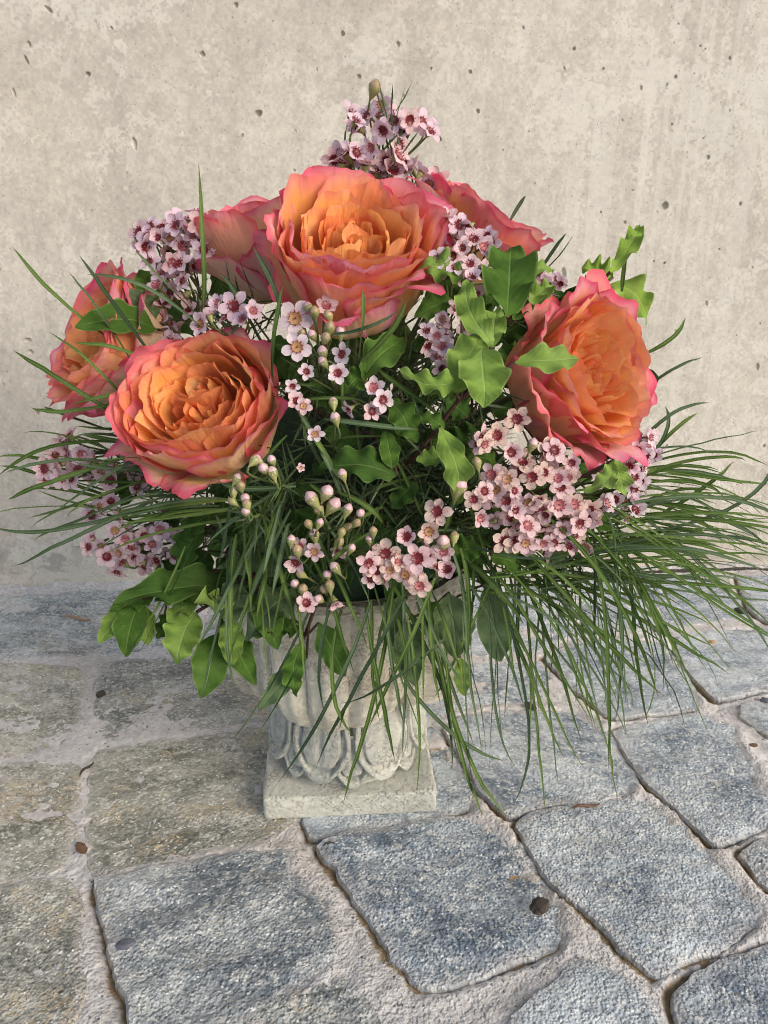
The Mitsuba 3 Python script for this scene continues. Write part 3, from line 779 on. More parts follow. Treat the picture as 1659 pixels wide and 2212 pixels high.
def petal(phi, A, prof, seed, level, nu=25, nv=23, drop=0.22, cusp=0.03, cup=0.0, ruffle=0.02, notch=0.0, off=(0, 0), pinkness=None, twist=0.0, fold=0.0, pale=0.0):
    """one petal about the rose's axis (units of the rose's radius): (vertices, faces, uv, colours). level: 0 heart .. 1 outermost"""
    r_ = np.random.default_rng(seed)
    u = np.linspace(-1, 1, nu)
    t = np.linspace(0, 1, nv) ** 0.85
    U, Tt = np.meshgrid(u, t)
    a = A * (0.30 + 0.70 * np.sin(np.minimum(Tt * 1.25, 1) * np.pi / 2))
    tip = r_.uniform(-0.15, 0.15)
    q = Tt * (1 - drop * np.abs(U - tip * Tt) ** 2.6 + cusp * np.exp(-((U - tip) / 0.16) ** 2) * Tt ** 3 - notch * np.exp(-((U - tip) / 0.12) ** 2) * Tt ** 5)
    s0 = r_.uniform(0, 100)
    edge_noise = meshkit.fbm(np.stack([U * 2.6 + s0, U * 0, U * 0 + 3], -1), 3, 1) - 0.5
    q = q * (1 + 0.13 * edge_noise * Tt ** 3)
    P = np.asarray(prof, float)
    B = ((1 - q) ** 3)[..., None] * P[0] + (3 * (1 - q) ** 2 * q)[..., None] * P[1] + (3 * (1 - q) * q * q)[..., None] * P[2] + (q ** 3)[..., None] * P[3]
    r, z = B[..., 0], B[..., 1]
    near = np.maximum(Tt ** 3, (np.abs(U) ** 3) * Tt)
    w1 = meshkit.fbm(np.stack([U * 2.2 + s0, Tt * 1.6, U * 0 + 7], -1), 3, 2) - 0.5
    w2 = meshkit.fbm(np.stack([U * 6.0 + s0, Tt * 2.0, U * 0 + 9], -1), 2, 3) - 0.5
    r = r * (1 - cup * U ** 2 * Tt) + ruffle * near * (3.6 * w1 + (1.1 + 1.3 * level) * w2)
    z = z + ruffle * near * (2.0 * (meshkit.fbm(np.stack([U * 3.1 + s0 + 50, Tt, U * 0], -1), 3, 4) - 0.5))
    r = r + fold * np.exp(-((U - 0.3 * math.sin(seed)) / 0.35) ** 2) * Tt ** 2
    ang = phi + a * U + twist * Tt + 0.05 * (w1 * near)
    v = np.stack([off[0] + r * np.cos(ang), off[1] + r * np.sin(ang), z], -1).reshape(-1, 3)
    # colour: yellow claw, apricot blade, pink to crimson rim; fine streaks along the blade
    de = np.minimum((1 - Tt) * 1.0, (1 - np.abs(U)) * 0.75)
    streak = meshkit.fbm(np.stack([U * 30 + s0, Tt * 1.5, U * 0 + 11], -1), 3, 5) - 0.5
    blotch = meshkit.fbm(np.stack([U * 2.6 + s0, Tt * 2.6, U * 0 + 13], -1), 3, 6) - 0.5
    pk = level if pinkness is None else pinkness
    body = lerp(ORANGE, APRICOT, np.clip(0.55 + 1.3 * blotch, 0, 1)[..., None])
    body = lerp(body, CORAL, np.clip(0.75 * pk + 0.9 * blotch - 0.10, 0, 1)[..., None] * 0.7)
    if level > 0.45:
        kind = r_.choice(4, p=[.26, .26, .30, .18])
        tint = [lerp(PINK, MAUVE, 0.6), CORAL, lerp(CREAM, YELLOW, 0.5), APRICOT][kind]
        body = lerp(body, tint, 0.62)
    base = lerp(YELLOW, CREAM, np.clip(0.4 + 1.5 * blotch, 0, 1)[..., None])
    reach = 0.22 + 0.36 * level
    c = lerp(base, body, sstep(reach - 0.18, reach + 0.34, Tt + 0.25 * streak)[..., None])
    band = 0.06 + 0.28 * pk
    wp = (1 - sstep(0.0, band, de + 0.16 * blotch + 0.10 * streak)) * sstep(0.16, 0.55, Tt) * np.clip(0.10 + 1.0 * pk, 0, 0.92)
    c = lerp(c, lerp(PINK, MAUVE, np.clip(0.5 + 2 * blotch, 0, 1)[..., None]), wp[..., None])
    wr = (1 - sstep(0.0, 0.04 + 0.065 * pk, de + 0.05 * blotch)) * np.clip(pk * 1.25 - 0.10, 0, 1) * sstep(0.3, 0.7, Tt)
    c = lerp(c, CRIMSON, 0.75 * wr[..., None])
    c = lerp(c, np.array([0.82, 0.63, 0.57]), pale * (sstep(0.2, 0.6, Tt) * sstep(0.02, 0.2, de))[..., None])
    c = lerp(c, CREAM, (max(0, r_.uniform(-.5, .5)) * sstep(0.02, 0.3, de))[..., None])
    c = lerp(c, CORAL, (max(0, r_.uniform(-.4, .6)) * (1 - level * .4) * sstep(0.1, 0.5, Tt))[..., None])
    bruise = sstep(0.66, 0.78, meshkit.fbm(np.stack([U * 5 + s0, Tt * 5, U * 0 + 31], -1), 3, 8)) * (1 - sstep(0.0, 0.10, de)) * level * sstep(.4, .7, Tt)
    c = lerp(c, np.array([0.30, 0.07, 0.06]), 0.75 * bruise[..., None])
    c = c * r_.uniform(0.90, 1.06) * (1 + 0.16 * streak + 0.10 * blotch)[..., None]
    uv = np.stack([U * 0.5 + 0.5, Tt], -1).reshape(-1, 2)
    return v, tris(grid_faces(nu, nv)), uv, np.clip(c, 0.01, 0.92).reshape(-1, 3)


def rose(label, mouth, axis, R, seed, spin=0.0, H=1.0, flare=1.0, hearts=3, outer_pale=0.0, pink=1.0, outer=6, warp=0.17, hs=(0.82, 0.88, 0.93, 0.96, 0.96), hg=0.94):
    r_ = np.random.default_rng(seed)
    k = thing('rose', label, 'rose', 'coral and apricot roses in the arrangement')
    F = frame(axis, spin)
    org = mouth - nrm(axis) * R * H * 0.86
    ROSES.append((org + nrm(axis) * R * H * 0.5, R * 1.0))
    ROSES.append((org + nrm(axis) * R * H * 1.1, R * 0.95))
    M = mat4(F, org, R)

    def add(*a, **kw):
        v, f, uv, c = petal(*a, **kw)
        v[:, :2] += warp * np.stack([meshkit.fbm(v * 1.1 + seed * 3.1, 2, 1) - 0.5, meshkit.fbm(v * 1.1 + seed * 3.1, 2, 2) - 0.5], 1) * 2
        v[:, 2] += warp * 1.3 * (meshkit.fbm(np.column_stack([v[:, :2] * 1.3 + seed, v[:, 2] * 0.3]), 2, 3) - 0.5)
        part(k, 'petal', (v, f), 'rose_petal_material', M, smooth=True, uv=uv, color=c)

    sd = seed * 1000
    # quartered heart: several small whorls of folded petals
    hr = r_.uniform(0.17, 0.23)
    cent = [(hr * r_.uniform(.8, 1.2) * math.cos(2 * math.pi * i / hearts + 0.6), hr * r_.uniform(.8, 1.2) * math.sin(2 * math.pi * i / hearts + 0.6)) for i in range(hearts)]
    for hx, hy in cent:
        ph = r_.uniform(0, 6.28)
        for j in range(5):
            sd += 1
            rr = 0.035 + 0.040 * j
            h = H * (hs[0] - 0.10 + 0.024 * j + r_.uniform(-0.03, 0.04))
            add(ph + j * 2.3 + r_.uniform(-.3, .3), r_.uniform(0.9, 1.4), [(0.02, 0.25 * H), (rr * 1.1, 0.40 * H), (rr * 1.3, h - 0.15), (rr * r_.uniform(0.95, 1.55), h)], sd, 0.0,
                nu=17, nv=13, drop=0.16, cusp=0.0, ruffle=0.018, off=(hx, hy), pinkness=0.02, notch=r_.choice([0, .08]))
    # folded petals standing between the whorls and the bowl of the flower, each leaning out over the next
    rings = [(5, 0.33, 0.38, hs[0], 0.70, 0.032, 0.05), (6, 0.43, 0.53, hs[1], 0.70, 0.034, 0.12), (6, 0.53, 0.66, hs[2], 0.72, 0.038, 0.22), (6, 0.62, 0.79, hs[3], 0.74, 0.044, 0.40), (6, 0.70, 0.91, hs[4], 0.78, 0.050, 0.62)]
    ph = r_.uniform(0, 6.28)
    for i, (n, rb, rt, h, A, ruf, pk) in enumerate(rings):
        ph += 0.45
        ox, oy = r_.uniform(-.05, .05), r_.uniform(-.05, .05)
        for j in range(n):
            sd += 1
            if i < 4 and r_.random() < 0.10:
                continue
            e = r_.uniform(-0.055, 0.055)
            hh = H * (h + r_.uniform(-0.06, 0.04))
            fl = 1 + (flare - 1) * (i + 1) / 6
            add(ph + 2 * math.pi * j / n + r_.uniform(-.22, .22), A * r_.uniform(0.85, 1.2), [(0.05, 0.10 * H), (rb + 0.05 + e, 0.14 * H), (rb + 0.05 + e, hh * 0.80), ((rt + e * 1.6) * fl, hh)], sd, 0.12 + 0.1 * i,
                nu=23, nv=19, drop=0.17, cusp=r_.choice([0.0, 0.0, 0.06]), cup=r_.uniform(-0.08, 0.22), ruffle=ruf, notch=r_.choice([0, 0, 0.08]), pinkness=pk * pink, twist=r_.uniform(-.16, .16), fold=r_.choice([0, 0, -0.08, 0.07]), off=(ox, oy))
    # guard petals, broad, upright, their rims rolling back
    for j in range(outer):
        sd += 1
        hh = H * hg * r_.uniform(0.90, 1.03)
        rt = r_.uniform(0.88, 1.02) * flare
        add(ph + 2 * math.pi * (j + 0.5) / outer + r_.uniform(-.18, .18), r_.uniform(0.72, 0.90), [(0.05, 0.03 * H), (0.74, -0.02 * H), (0.72, hh * 0.80), (rt, hh)], sd, 0.8,
            drop=0.26, cusp=0.12, cup=-0.06, ruffle=0.068, pinkness=0.90 * pink, pale=outer_pale * 0.5, fold=r_.uniform(-.05, .06))
    for j in range(5):
        sd += 1
        hh = H * hg * r_.uniform(0.66, 0.92)
        rt = r_.uniform(0.96, 1.14) * flare
        add(ph + 2 * math.pi * j / 5 + r_.uniform(-.25, .25), r_.uniform(0.68, 0.86), [(0.05, 0.0), (0.80, -0.06 * H), (0.72, hh * 0.84), (rt, hh * r_.uniform(0.88, 1.0))], sd, 1.0,
            drop=0.30, cusp=0.15, cup=-0.08, ruffle=0.080, pinkness=1.0 * pink, pale=outer_pale, fold=r_.uniform(-.05, .06))
    # hip, sepals, stem
    hip = lathe([(0.0, -0.20), (0.10, -0.19), (0.15, -0.12), (0.16, -0.03), (0.12, 0.04), (0.0, 0.06)], 14)
    part(k, 'hip', hip, 'stem_green', M, smooth=True)
    for j in range(5):
        a = 2 * math.pi * j / 5
        s = np.linspace(0, 1, 9)
        mid = np.stack([np.cos(a) * (0.12 + 0.42 * s), np.sin(a) * (0.12 + 0.42 * s), -0.03 + 0.02 * s - 0.25 * s ** 2], 1)
        w = 0.075 * np.sin(np.pi * np.clip(0.25 + 0.75 * s, 0, 1)) + 0.003
        side = np.array([-math.sin(a), math.cos(a), 0])
        v = np.stack([mid - side * w[:, None], mid + np.array([0, 0, -0.02]), mid + side * w[:, None]], 1).reshape(-1, 3)
        part(k, 'sepal', (v, tris(grid_faces(3, 9))), 'leaf_mid', M, smooth=True, uv=np.stack([np.tile([0, .5, 1], 9), np.repeat(s, 3)], 1))
    b = org - nrm(axis) * R * 0.18
    e = ROOT + np.array([0, 0, 0.02])
    part(k, 'stem', tube(bez(b, b - nrm(axis) * 0.07, e + (b - e) * 0.3, e, 9), 0.0028, 7), 'stem_green', smooth=True)
    return k


def rose_at(label, x, y, Y, R, lean, **kw):
    p = at(x, y, Y)
    rose(label, p, nrm(tocam(p) * lean[0] + np.array(lean[1:])), R, **kw)


rose_at('largest fully open apricot rose with coral pink rim, top centre of the bouquet', 768, 500, 0.475, 0.0550, (0.60, 0.03, 0.0, 0.80), seed=11, spin=0.3, H=1.28, flare=0.95, hearts=4)
rose_at('open orange rose with pink outer petals at the left front, facing forward', 410, 856, 0.445, 0.0510, (0.72, -0.42, 0.0, 0.56), seed=23, spin=1.0, pink=0.85, flare=0.92, H=1.32, hearts=3, hs=(0.80, 0.88, 0.92, 0.92, 0.90), hg=0.90)
rose_at('bright orange red rose facing right, at the right front above the pink waxflowers', 1306, 792, 0.470, 0.0560, (0.62, 0.72, 0.0, 0.24), seed=31, spin=0.2, H=1.15, hearts=4, pink=0.9, outer_pale=0.35, hs=(0.86, 0.91, 0.93, 0.92, 0.88), hg=0.88)
rose_at('dusky pink rose seen from the side, behind the left of the top rose', 566, 456, 0.575, 0.0510, (0.06, -0.30, 0.0, 0.95), seed=47, H=1.42, hearts=3, pink=1.1, outer_pale=0.8)
rose_at('pink edged rose turned away, behind the right of the top rose', 1052, 462, 0.600, 0.0500, (0.10, 0.50, 0.0, 0.85), seed=53, H=1.22, hearts=3, pink=1.1, flare=1.04, outer_pale=0.35)
rose_at('smaller rose facing left at the far left edge, crossed by grass blades', 196, 726, 0.545, 0.0560, (0.40, -0.74, 0.0, 0.40), seed=61, H=1.15, flare=1.0, hearts=3, outer_pale=0.5)

# ------------------------------------------------------------------ wavy evergreen leaves


def leaf_mesh(base, tip, width, up, seed, wave=0.12, bow=0.10, side=0.0, nu=11, nv=23, fold=0.25, obov=0.9):
    """blade from base to tip, its upper face towards up"""
    r_ = np.random.default_rng(seed)
    L = np.linalg.norm(tip - base)
    d = (tip - base) / L
    up = nrm(up - d * (up @ d))
    sd = np.cross(d, up)
    s = np.linspace(0, 1, nv)
    u = np.linspace(-1, 1, nu)
    U, S = np.meshgrid(u, s)
    tw = r_.uniform(-0.55, 0.55) * (S - 0.3)[..., None]
    sd, up = sd * np.cos(tw) + up * np.sin(tw), up * np.cos(tw) - sd * np.sin(tw)
    bow = bow + r_.uniform(-.05, .10)
    curl = r_.uniform(-0.10, 0.16)
    w = np.sin(np.pi * S ** obov) ** 0.85 * (S < 1) * 0.5 * width + 0.0006
    w = np.where(S < 0.08, np.minimum(w, 0.0011 + 0.06 * width * S / 0.08), w)
    ph = r_.uniform(0, 6.28)
    fq = r_.uniform(15, 22)
    wv = np.sin(S * fq + ph + 1.7 * np.sign(U)) * np.abs(U) ** 1.5 * wave * 1.7 * width * np.sin(np.pi * np.clip(S, 0, 1)) ** 0.5
    wv += np.sin(S * fq * 0.45 + ph * 2 + 0.8 * U) * 0.3 * wave * width
    ruffle = 1 + 0.05 * np.sin(S * fq + ph * 1.3 + 2 * np.sign(U)) * np.abs(U)
    c = base + d * (S[..., None] * L) + up * (bow * L * np.sin(np.pi * S) - curl * L * S ** 3)[..., None] + sd * (side * L * np.sin(np.pi * S))[..., None]
    v = c + sd * (U * w * ruffle)[..., None] * math.cos(fold) + up * (np.abs(U) * w * math.sin(fold) + wv + 0.02 * width * (meshkit.fbm(np.stack([U * 2 + seed, S * 6, U * 0], -1), 3, 1) - .5) * 3)[..., None]
    uv = np.stack([U * 0.5 + 0.5, S], -1).reshape(-1, 2)
    return v.reshape(-1, 3), tris(grid_faces(nu, nv)), uv


def leaf(parent, x0, y0, x1, y1, wpx, mat, seed, lift=1.0, dip=1.0, wave=0.12, bow=0.08, side=0.0, tilt=(0, 0, 0), Y=None, fold=0.25):
    if Y is None:
        a, b = dome(x0, y0, lift), dome(x1, y1, lift * dip)
    else:
        a, b = at(x0, y0, Y[0]), at(x1, y1, Y[1])
    m = (a + b) / 2
    up = nrm(tocam(m) * 0.75 + np.array([0, 0, 0.55]) + np.array(tilt, float))
    # the width seen is foreshortened by the tilt; measured across the line of sight
    w = 0.90 * wpx * np.linalg.norm(m - CAM) / FPX / max(0.55, abs(up @ tocam(m)))
    v, f, uv = leaf_mesh(a, b, w, up, seed, wave, bow, side, fold=fold)
    part(parent, 'leaf', (v, f), mat, smooth=True, uv=uv)
    return a


def sprig(label, leaves, seed, group=None, stem_mat='twig_brown', hub=None, spine=None, **kw):
    k = thing('pittosporum_sprig', label, 'leafy sprig', group)
    bases = []
    for i, lf in enumerate(leaves):
        x0, y0, x1, y1, w, m = lf[:6]
        o = lf[6] if len(lf) > 6 else {}
        bases.append(leaf(k, x0, y0, x1, y1, w, m, seed * 100 + i, **{**kw, **o}))
    hub = ROOT + np.array([0, 0, 0.05]) if hub is None else hub
    if spine is not None:
        pts = np.array(spine)
    else:
        mean = np.mean(bases, 0)
        far = max(bases, key=lambda b: np.linalg.norm(b - hub))
        pts = bez(hub, hub + (mean - hub) * 0.4, mean + (hub - mean) * 0.15, far, 12)
    tubes = [tube(pts, np.linspace(0.0021, 0.0011, len(pts)), 6)]
    for b in bases:
        j = np.argmin(np.linalg.norm(pts - b, axis=1) + 0.4 * np.arange(len(pts))[::-1] * 0.002)
        a = pts[max(0, j - 1)]
        if np.linalg.norm(a - b) > 0.004:
            tubes.append(tube(bez(a, a + (pts[-1] - pts[0]) * 0.05, b + (a - b) * 0.3, b, 6), 0.0009, 5))
    part(k, 'stem', join(tubes), stem_mat, smooth=True)
    return k


D, Mi, Li, Lm, Gr = 'leaf_dark', 'leaf_mid', 'leaf_light', 'leaf_lime', 'leaf_grey'
spine = [ROOT + np.array([0.02, 0, 0.07]), dome(880, 1010, 0.86), dome(930, 945, 0.93), dome(985, 872, 1.02), dome(1022, 835, 1.10)]
spine = [bez(spine[0], spine[1], spine[1], spine[2], 8)[i] for i in range(8)] + spine[3:]
sprig('light green wavy leaved sprig on a dark red stem in the middle of the bouquet', [
    (1066, 752, 1008, 604, 52, Li, dict(lift=1.16, wave=0.22, side=-0.12)), (1000, 607, 903, 580, 56, Li, dict(lift=1.12, wave=0.2, side=0.15)),
    (983, 850, 1042, 706, 74, Li, dict(lift=1.10, wave=0.14)), (1002, 812, 862, 806, 48, Li, dict(lift=1.12, wave=0.2, bow=0.16, side=-0.30)),
    (1040, 752, 1044, 882, 98, Li, dict(lift=1.16, wave=0.12)), (1112, 784, 1244, 783, 60, Li, dict(lift=1.17, wave=0.09, side=0.1)),
    (968, 985, 898, 995, 38, Li, dict(lift=1.02, wave=0.15)), (950, 922, 994, 1090, 56, Li, dict(lift=1.08, wave=0.28, side=-0.05)),
    (1010, 985, 1072, 1004, 46, Mi, dict(lift=1.0)), (1020, 830, 985, 765, 40, Mi, dict(lift=1.06)), (1062, 750, 1074, 660, 44, Li, dict(lift=1.12, wave=0.22)), (1000, 845, 930, 850, 40, Li, dict(lift=1.06, wave=.2)), (960, 925, 905, 900, 36, Mi, dict(lift=1.02))], 1, spine=spine)
sprig('broad dark green leaf sprig right of the top rose', [
    (1094, 686, 1106, 545, 98, Mi, dict(lift=1.10, wave=0.14)), (978, 648, 897, 684, 50, Mi, dict(lift=1.02)), (1004, 612, 916, 655, 62, Mi, dict(lift=0.98)),
    (1142, 650, 1194, 622, 38, Li, dict(lift=1.08, wave=0.2)), (1140, 590, 1196, 585, 26, Li, dict(lift=1.05)), (1060, 700, 1000, 650, 56, D, dict(lift=0.98)), (1108, 690, 1150, 640, 44, Mi)], 2)
sprig('bright lime tipped sprig standing above the right hand rose', [
    (1318, 588, 1380, 486, 32, Lm, dict(lift=1.1, wave=0.22, side=0.08)), (1324, 600, 1256, 578, 50, Lm, dict(wave=0.2)), (1312, 616, 1404, 694, 56, Lm, dict(wave=0.18, side=-0.15)),
    (1300, 628, 1262, 612, 30, Li), (1300, 640, 1276, 600, 32, Mi)], 3, Y=None, lift=1.0)
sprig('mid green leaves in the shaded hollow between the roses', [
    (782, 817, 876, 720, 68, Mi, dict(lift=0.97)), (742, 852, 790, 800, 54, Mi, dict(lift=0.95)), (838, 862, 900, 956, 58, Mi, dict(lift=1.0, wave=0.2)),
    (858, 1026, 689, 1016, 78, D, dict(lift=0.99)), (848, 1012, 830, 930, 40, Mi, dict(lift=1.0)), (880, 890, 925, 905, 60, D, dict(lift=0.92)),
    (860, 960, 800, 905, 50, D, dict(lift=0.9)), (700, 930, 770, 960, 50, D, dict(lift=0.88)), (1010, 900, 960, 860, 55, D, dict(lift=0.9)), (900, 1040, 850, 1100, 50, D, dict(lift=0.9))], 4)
sprig('large smooth leaves lying across the far left rose', [
    (340, 712, 164, 700, 68, Mi, dict(lift=1.13, wave=0.06, bow=0.1, Y=(0.53, 0.50))), (336, 694, 266, 624, 48, Gr, dict(Y=(0.54, 0.53), wave=0.2)), (330, 660, 306, 578, 48, Mi, dict(Y=(0.55, 0.56), wave=0.06))], 5)
sprig('long drooping leaves at the lower left, hanging clear of the urn', [
    (520, 1272, 256, 1272, 92, D, dict(Y=(0.47, 0.40), wave=0.07, tilt=(0, 0, .5))), (289, 1295, 211, 1388, 44, Li, dict(Y=(0.45, 0.43), wave=0.12)), (304, 1292, 268, 1418, 64, Mi, dict(Y=(0.45, 0.43), wave=0.07)),
    (480, 1318, 424, 1308, 62, Li, dict(Y=(0.44, 0.41), wave=0.2)), (330, 1285, 236, 1330, 46, Mi, dict(Y=(0.46, 0.43), wave=0.14)), (440, 1290, 360, 1340, 50, Li, dict(Y=(0.45, 0.43), wave=0.2)), (300, 1300, 318, 1395, 44, Li, dict(Y=(0.455, 0.44), wave=0.14)), (355, 1330, 388, 1420, 26, Mi, dict(Y=(0.46, 0.45), wave=0.3)), (390, 1320, 340, 1380, 40, Mi, dict(Y=(0.47, 0.46), wave=0.2))], 6)
sprig('pale green leaves hanging over the left of the urn bowl', [
    (425, 1322, 378, 1434, 78, Li, dict(Y=(0.44, 0.42), wave=0.12, side=0.06)), (474, 1366, 436, 1508, 76, Mi, dict(Y=(0.455, 0.43), wave=0.08)), (478, 1335, 552, 1480, 56, Mi, dict(Y=(0.45, 0.43), wave=0.26)),
    (515, 1258, 494, 1350, 66, Gr, dict(Y=(0.45, 0.43), wave=0.22)), (645, 1270, 530, 1378, 84, Gr, dict(Y=(0.46, 0.43), wave=0.2)), (653, 1352, 548, 1368, 44, D, dict(Y=(0.45, 0.43), wave=0.3)),
    (610, 1238, 470, 1226, 64, Gr, dict(Y=(0.46, 0.43), wave=0.1)), (640, 1200, 560, 1190, 60, Gr, dict(Y=(0.46, 0.43))), (560, 1290, 600, 1400, 60, Mi, dict(Y=(0.45, 0.43), wave=0.18)), (500, 1330, 500, 1440, 50, Li, dict(Y=(0.445, 0.43), wave=0.2)), (410, 1300, 340, 1290, 50, Mi, dict(Y=(0.45, 0.42))), (470, 1250, 395, 1300, 60, Mi, dict(Y=(0.48, 0.46))), (450, 1190, 400, 1260, 70, D, dict(Y=(0.52, 0.50))), (520, 1200, 470, 1290, 70, D, dict(Y=(0.51, 0.49))), (420, 1230, 330, 1240, 60, D, dict(Y=(0.52, 0.50))), (560, 1220, 540, 1320, 66, D, dict(Y=(0.50, 0.48))), (620, 1290, 590, 1380, 56, Mi, dict(Y=(0.455, 0.44), wave=.2)), (600, 1300, 640, 1240, 60, D, dict(Y=(0.47, 0.46)))], 7)
sprig('dark toothed leaves hanging in front of the urn bowl', [
    (688, 1346, 746, 1462, 62, D, dict(Y=(0.43, 0.42), wave=0.14)), (652, 1386, 642, 1504, 46, Mi, dict(Y=(0.43, 0.42), wave=0.22, side=0.1)), (662, 1422, 560, 1532, 46, Gr, dict(Y=(0.44, 0.42), wave=0.14))], 8)
sprig('grey green leaves hanging over the right of the urn bowl', [
    (880, 1340, 890, 1484, 70, Gr, dict(Y=(0.45, 0.43), wave=0.12)), (970, 1280, 984, 1424, 84, Gr, dict(Y=(0.46, 0.44), wave=0.08)), (1046, 1262, 1082, 1436, 70, Gr, dict(Y=(0.48, 0.47), wave=0.08)),
    (994, 1420, 1003, 1504, 34, Li, dict(Y=(0.47, 0.46))), (920, 1300, 960, 1380, 62, Mi, dict(Y=(0.47, 0.46))), (860, 1290, 840, 1400, 50, Gr, dict(Y=(0.47, 0.455)))], 9)
sprig('smooth leaves beneath the pink waxflowers at the lower right', [
    (1322, 996, 1262, 1062, 36, Li, dict(lift=1.10, wave=0.2, side=-0.25)), (1326, 994, 1350, 1068, 36, Li, dict(lift=1.10, wave=0.2)), (1180, 1150, 1140, 1100, 90, Mi, dict(lift=0.97)), (1270, 1110, 1318, 1150, 70, Mi, dict(lift=0.96)),
    (1240, 1216, 1306, 1240, 48, Mi, dict(lift=1.0)), (1150, 1185, 1215, 1240, 64, Gr, dict(lift=0.98)), (1060, 1200, 1120, 1230, 60, Mi, dict(lift=0.98)), (980, 1200, 1040, 1180, 60, Mi, dict(lift=0.98))], 10)
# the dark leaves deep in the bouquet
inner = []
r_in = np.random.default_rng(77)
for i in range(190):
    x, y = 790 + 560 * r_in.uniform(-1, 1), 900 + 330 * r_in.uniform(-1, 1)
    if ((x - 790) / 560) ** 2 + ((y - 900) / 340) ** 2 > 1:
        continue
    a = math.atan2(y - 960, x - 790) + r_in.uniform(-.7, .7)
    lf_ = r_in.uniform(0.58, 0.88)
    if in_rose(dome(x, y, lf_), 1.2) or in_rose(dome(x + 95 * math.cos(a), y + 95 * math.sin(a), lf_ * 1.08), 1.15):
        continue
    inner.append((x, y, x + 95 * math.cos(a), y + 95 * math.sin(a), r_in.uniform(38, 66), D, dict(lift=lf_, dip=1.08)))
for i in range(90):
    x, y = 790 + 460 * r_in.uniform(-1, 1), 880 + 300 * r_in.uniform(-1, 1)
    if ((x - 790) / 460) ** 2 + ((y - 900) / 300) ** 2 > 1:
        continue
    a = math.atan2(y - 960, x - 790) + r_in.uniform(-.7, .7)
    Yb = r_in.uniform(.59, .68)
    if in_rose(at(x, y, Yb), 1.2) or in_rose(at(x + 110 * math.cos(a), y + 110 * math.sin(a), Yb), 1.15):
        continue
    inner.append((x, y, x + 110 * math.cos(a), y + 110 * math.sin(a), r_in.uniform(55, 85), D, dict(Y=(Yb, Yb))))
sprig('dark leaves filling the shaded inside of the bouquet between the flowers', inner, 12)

fm = trimesh.creation.icosphere(4, 1.0)
fv = np.array(fm.vertices)
fv = np.sign(fv) * np.abs(fv) ** 0.75 * (1 + 0.06 * (meshkit.fbm(fv * 4, 3, 1) - 0.5))[:, None] * [0.082, 0.082, 0.095] + ROOT + [0, 0, 0.045]
foam = thing('floral_foam', 'dark green block of floral foam hidden in the urn under the flowers', 'floral foam')
scene['foam_green'] = two({'type': 'principled', 'base_color': proc(lambda p, n, uv: mix(C(0.02, 0.05, 0.025), C(0.04, 0.085, 0.045), fbm(p.x * 400, p.y * 400, p.z * 400))), 'roughness': 0.9})
scene[foam] = mikit.ply((fv, np.array(fm.faces)), 'foam_green', smooth=True)

# ------------------------------------------------------------------ waxflowers


def wax_petal(seed):
    r_ = np.random.default_rng(seed)
    nu, nv = 7, 7
    u, t = np.linspace(-1, 1, nu), np.linspace(0, 1, nv)
    U, S = np.meshgrid(u, t)
    w = 0.365 * np.sqrt(np.clip(1 - (2 * np.clip(0.06 + S * 0.94, 0, 1) - 1) ** 2, 0.006, 1))
    x = 0.29 + 0.71 * S * (1 - 0.05 * U ** 2)
    cup = r_.uniform(0.10, 0.26)
    z = 0.04 + 0.16 * S - 0.10 * S ** 2 + cup * (U ** 2) * w * 1.3 + 0.05 * r_.uniform(-1, 1) * S ** 2 + 0.05 * (meshkit.fbm(np.stack([U * 2 + seed, S * 3, U * 0], -1), 2, 1) - 0.5)
    v = np.stack([x, U * w, z], -1).reshape(-1, 3)
    uv = np.stack([U * 0.5 + 0.5, S], -1).reshape(-1, 2)
    return v, tris(grid_faces(nu, nv)), uv


WAXM = {}
for m in ('wax_lilac', 'wax_pink', 'wax_white', 'wax_cream'):
    WAXM[m] = []
    for i in range(4):
        v, f, uv = wax_petal(i)
        WAXM[m].append(mikit.ply((v, f), m, smooth=True, uv=uv))
cup_m = lathe([(0.001, -0.02), (0.20, 0.0), (0.30, 0.09), (0.345, 0.13), (0.31, 0.12), (0.24, 0.05), (0.12, 0.025), (0.001, 0.02)], 10)
HEARTS = {m: mikit.ply(cup_m, m, smooth=True) for m in ('wax_heart', 'wax_heart_tan', 'wax_heart_rose')}
st = []
for i in range(10):
    a = 2 * math.pi * i / 10
    b = np.array([math.cos(a) * 0.30, math.sin(a) * 0.30, 0.10])
    e = b * [1.22, 1.22, 1] + [0, 0, 0.10 + 0.04 * (i % 2)]
    st.append(tube([b, (b + e) / 2 + [0, 0, .02], e], [0.035, 0.030, 0.02], 4))
    o = trimesh.creation.icosphere(0, 0.05)
    st.append((np.array(o.vertices) + e, np.array(o.faces)))
st.append(tube([[0, 0, 0], [0, 0, 0.1], [0, 0, 0.22]], [0.05, 0.03, 0.045], 5))
STAMEN = mikit.ply(join(st), 'wax_stamen')
CALYX = mikit.ply(lathe([(0.0, -0.62), (0.07, -0.60), (0.15, -0.42), (0.24, -0.18), (0.30, -0.03), (0.20, -0.06), (0.0, -0.08)], 9), 'wax_calyx', smooth=True)
bs = trimesh.creation.icosphere(2, 0.5)
bv = np.array(bs.vertices)
bv = bv * [1, 1, 1.12] + [0, 0, 0.05] + np.outer(np.maximum(bv[:, 2] * 2, 0) ** 8, [0, 0, 0.08])
bv = bv * (1 + 0.035 * np.cos(5 * np.arctan2(bv[:, 1], bv[:, 0])) * (bv[:, 2] > 0)[:, None].T.ravel())[:, None]
BUD = {m: mikit.ply((bv, np.array(bs.faces)), m, smooth=True) for m in ('bud_tan', 'bud_pink')}
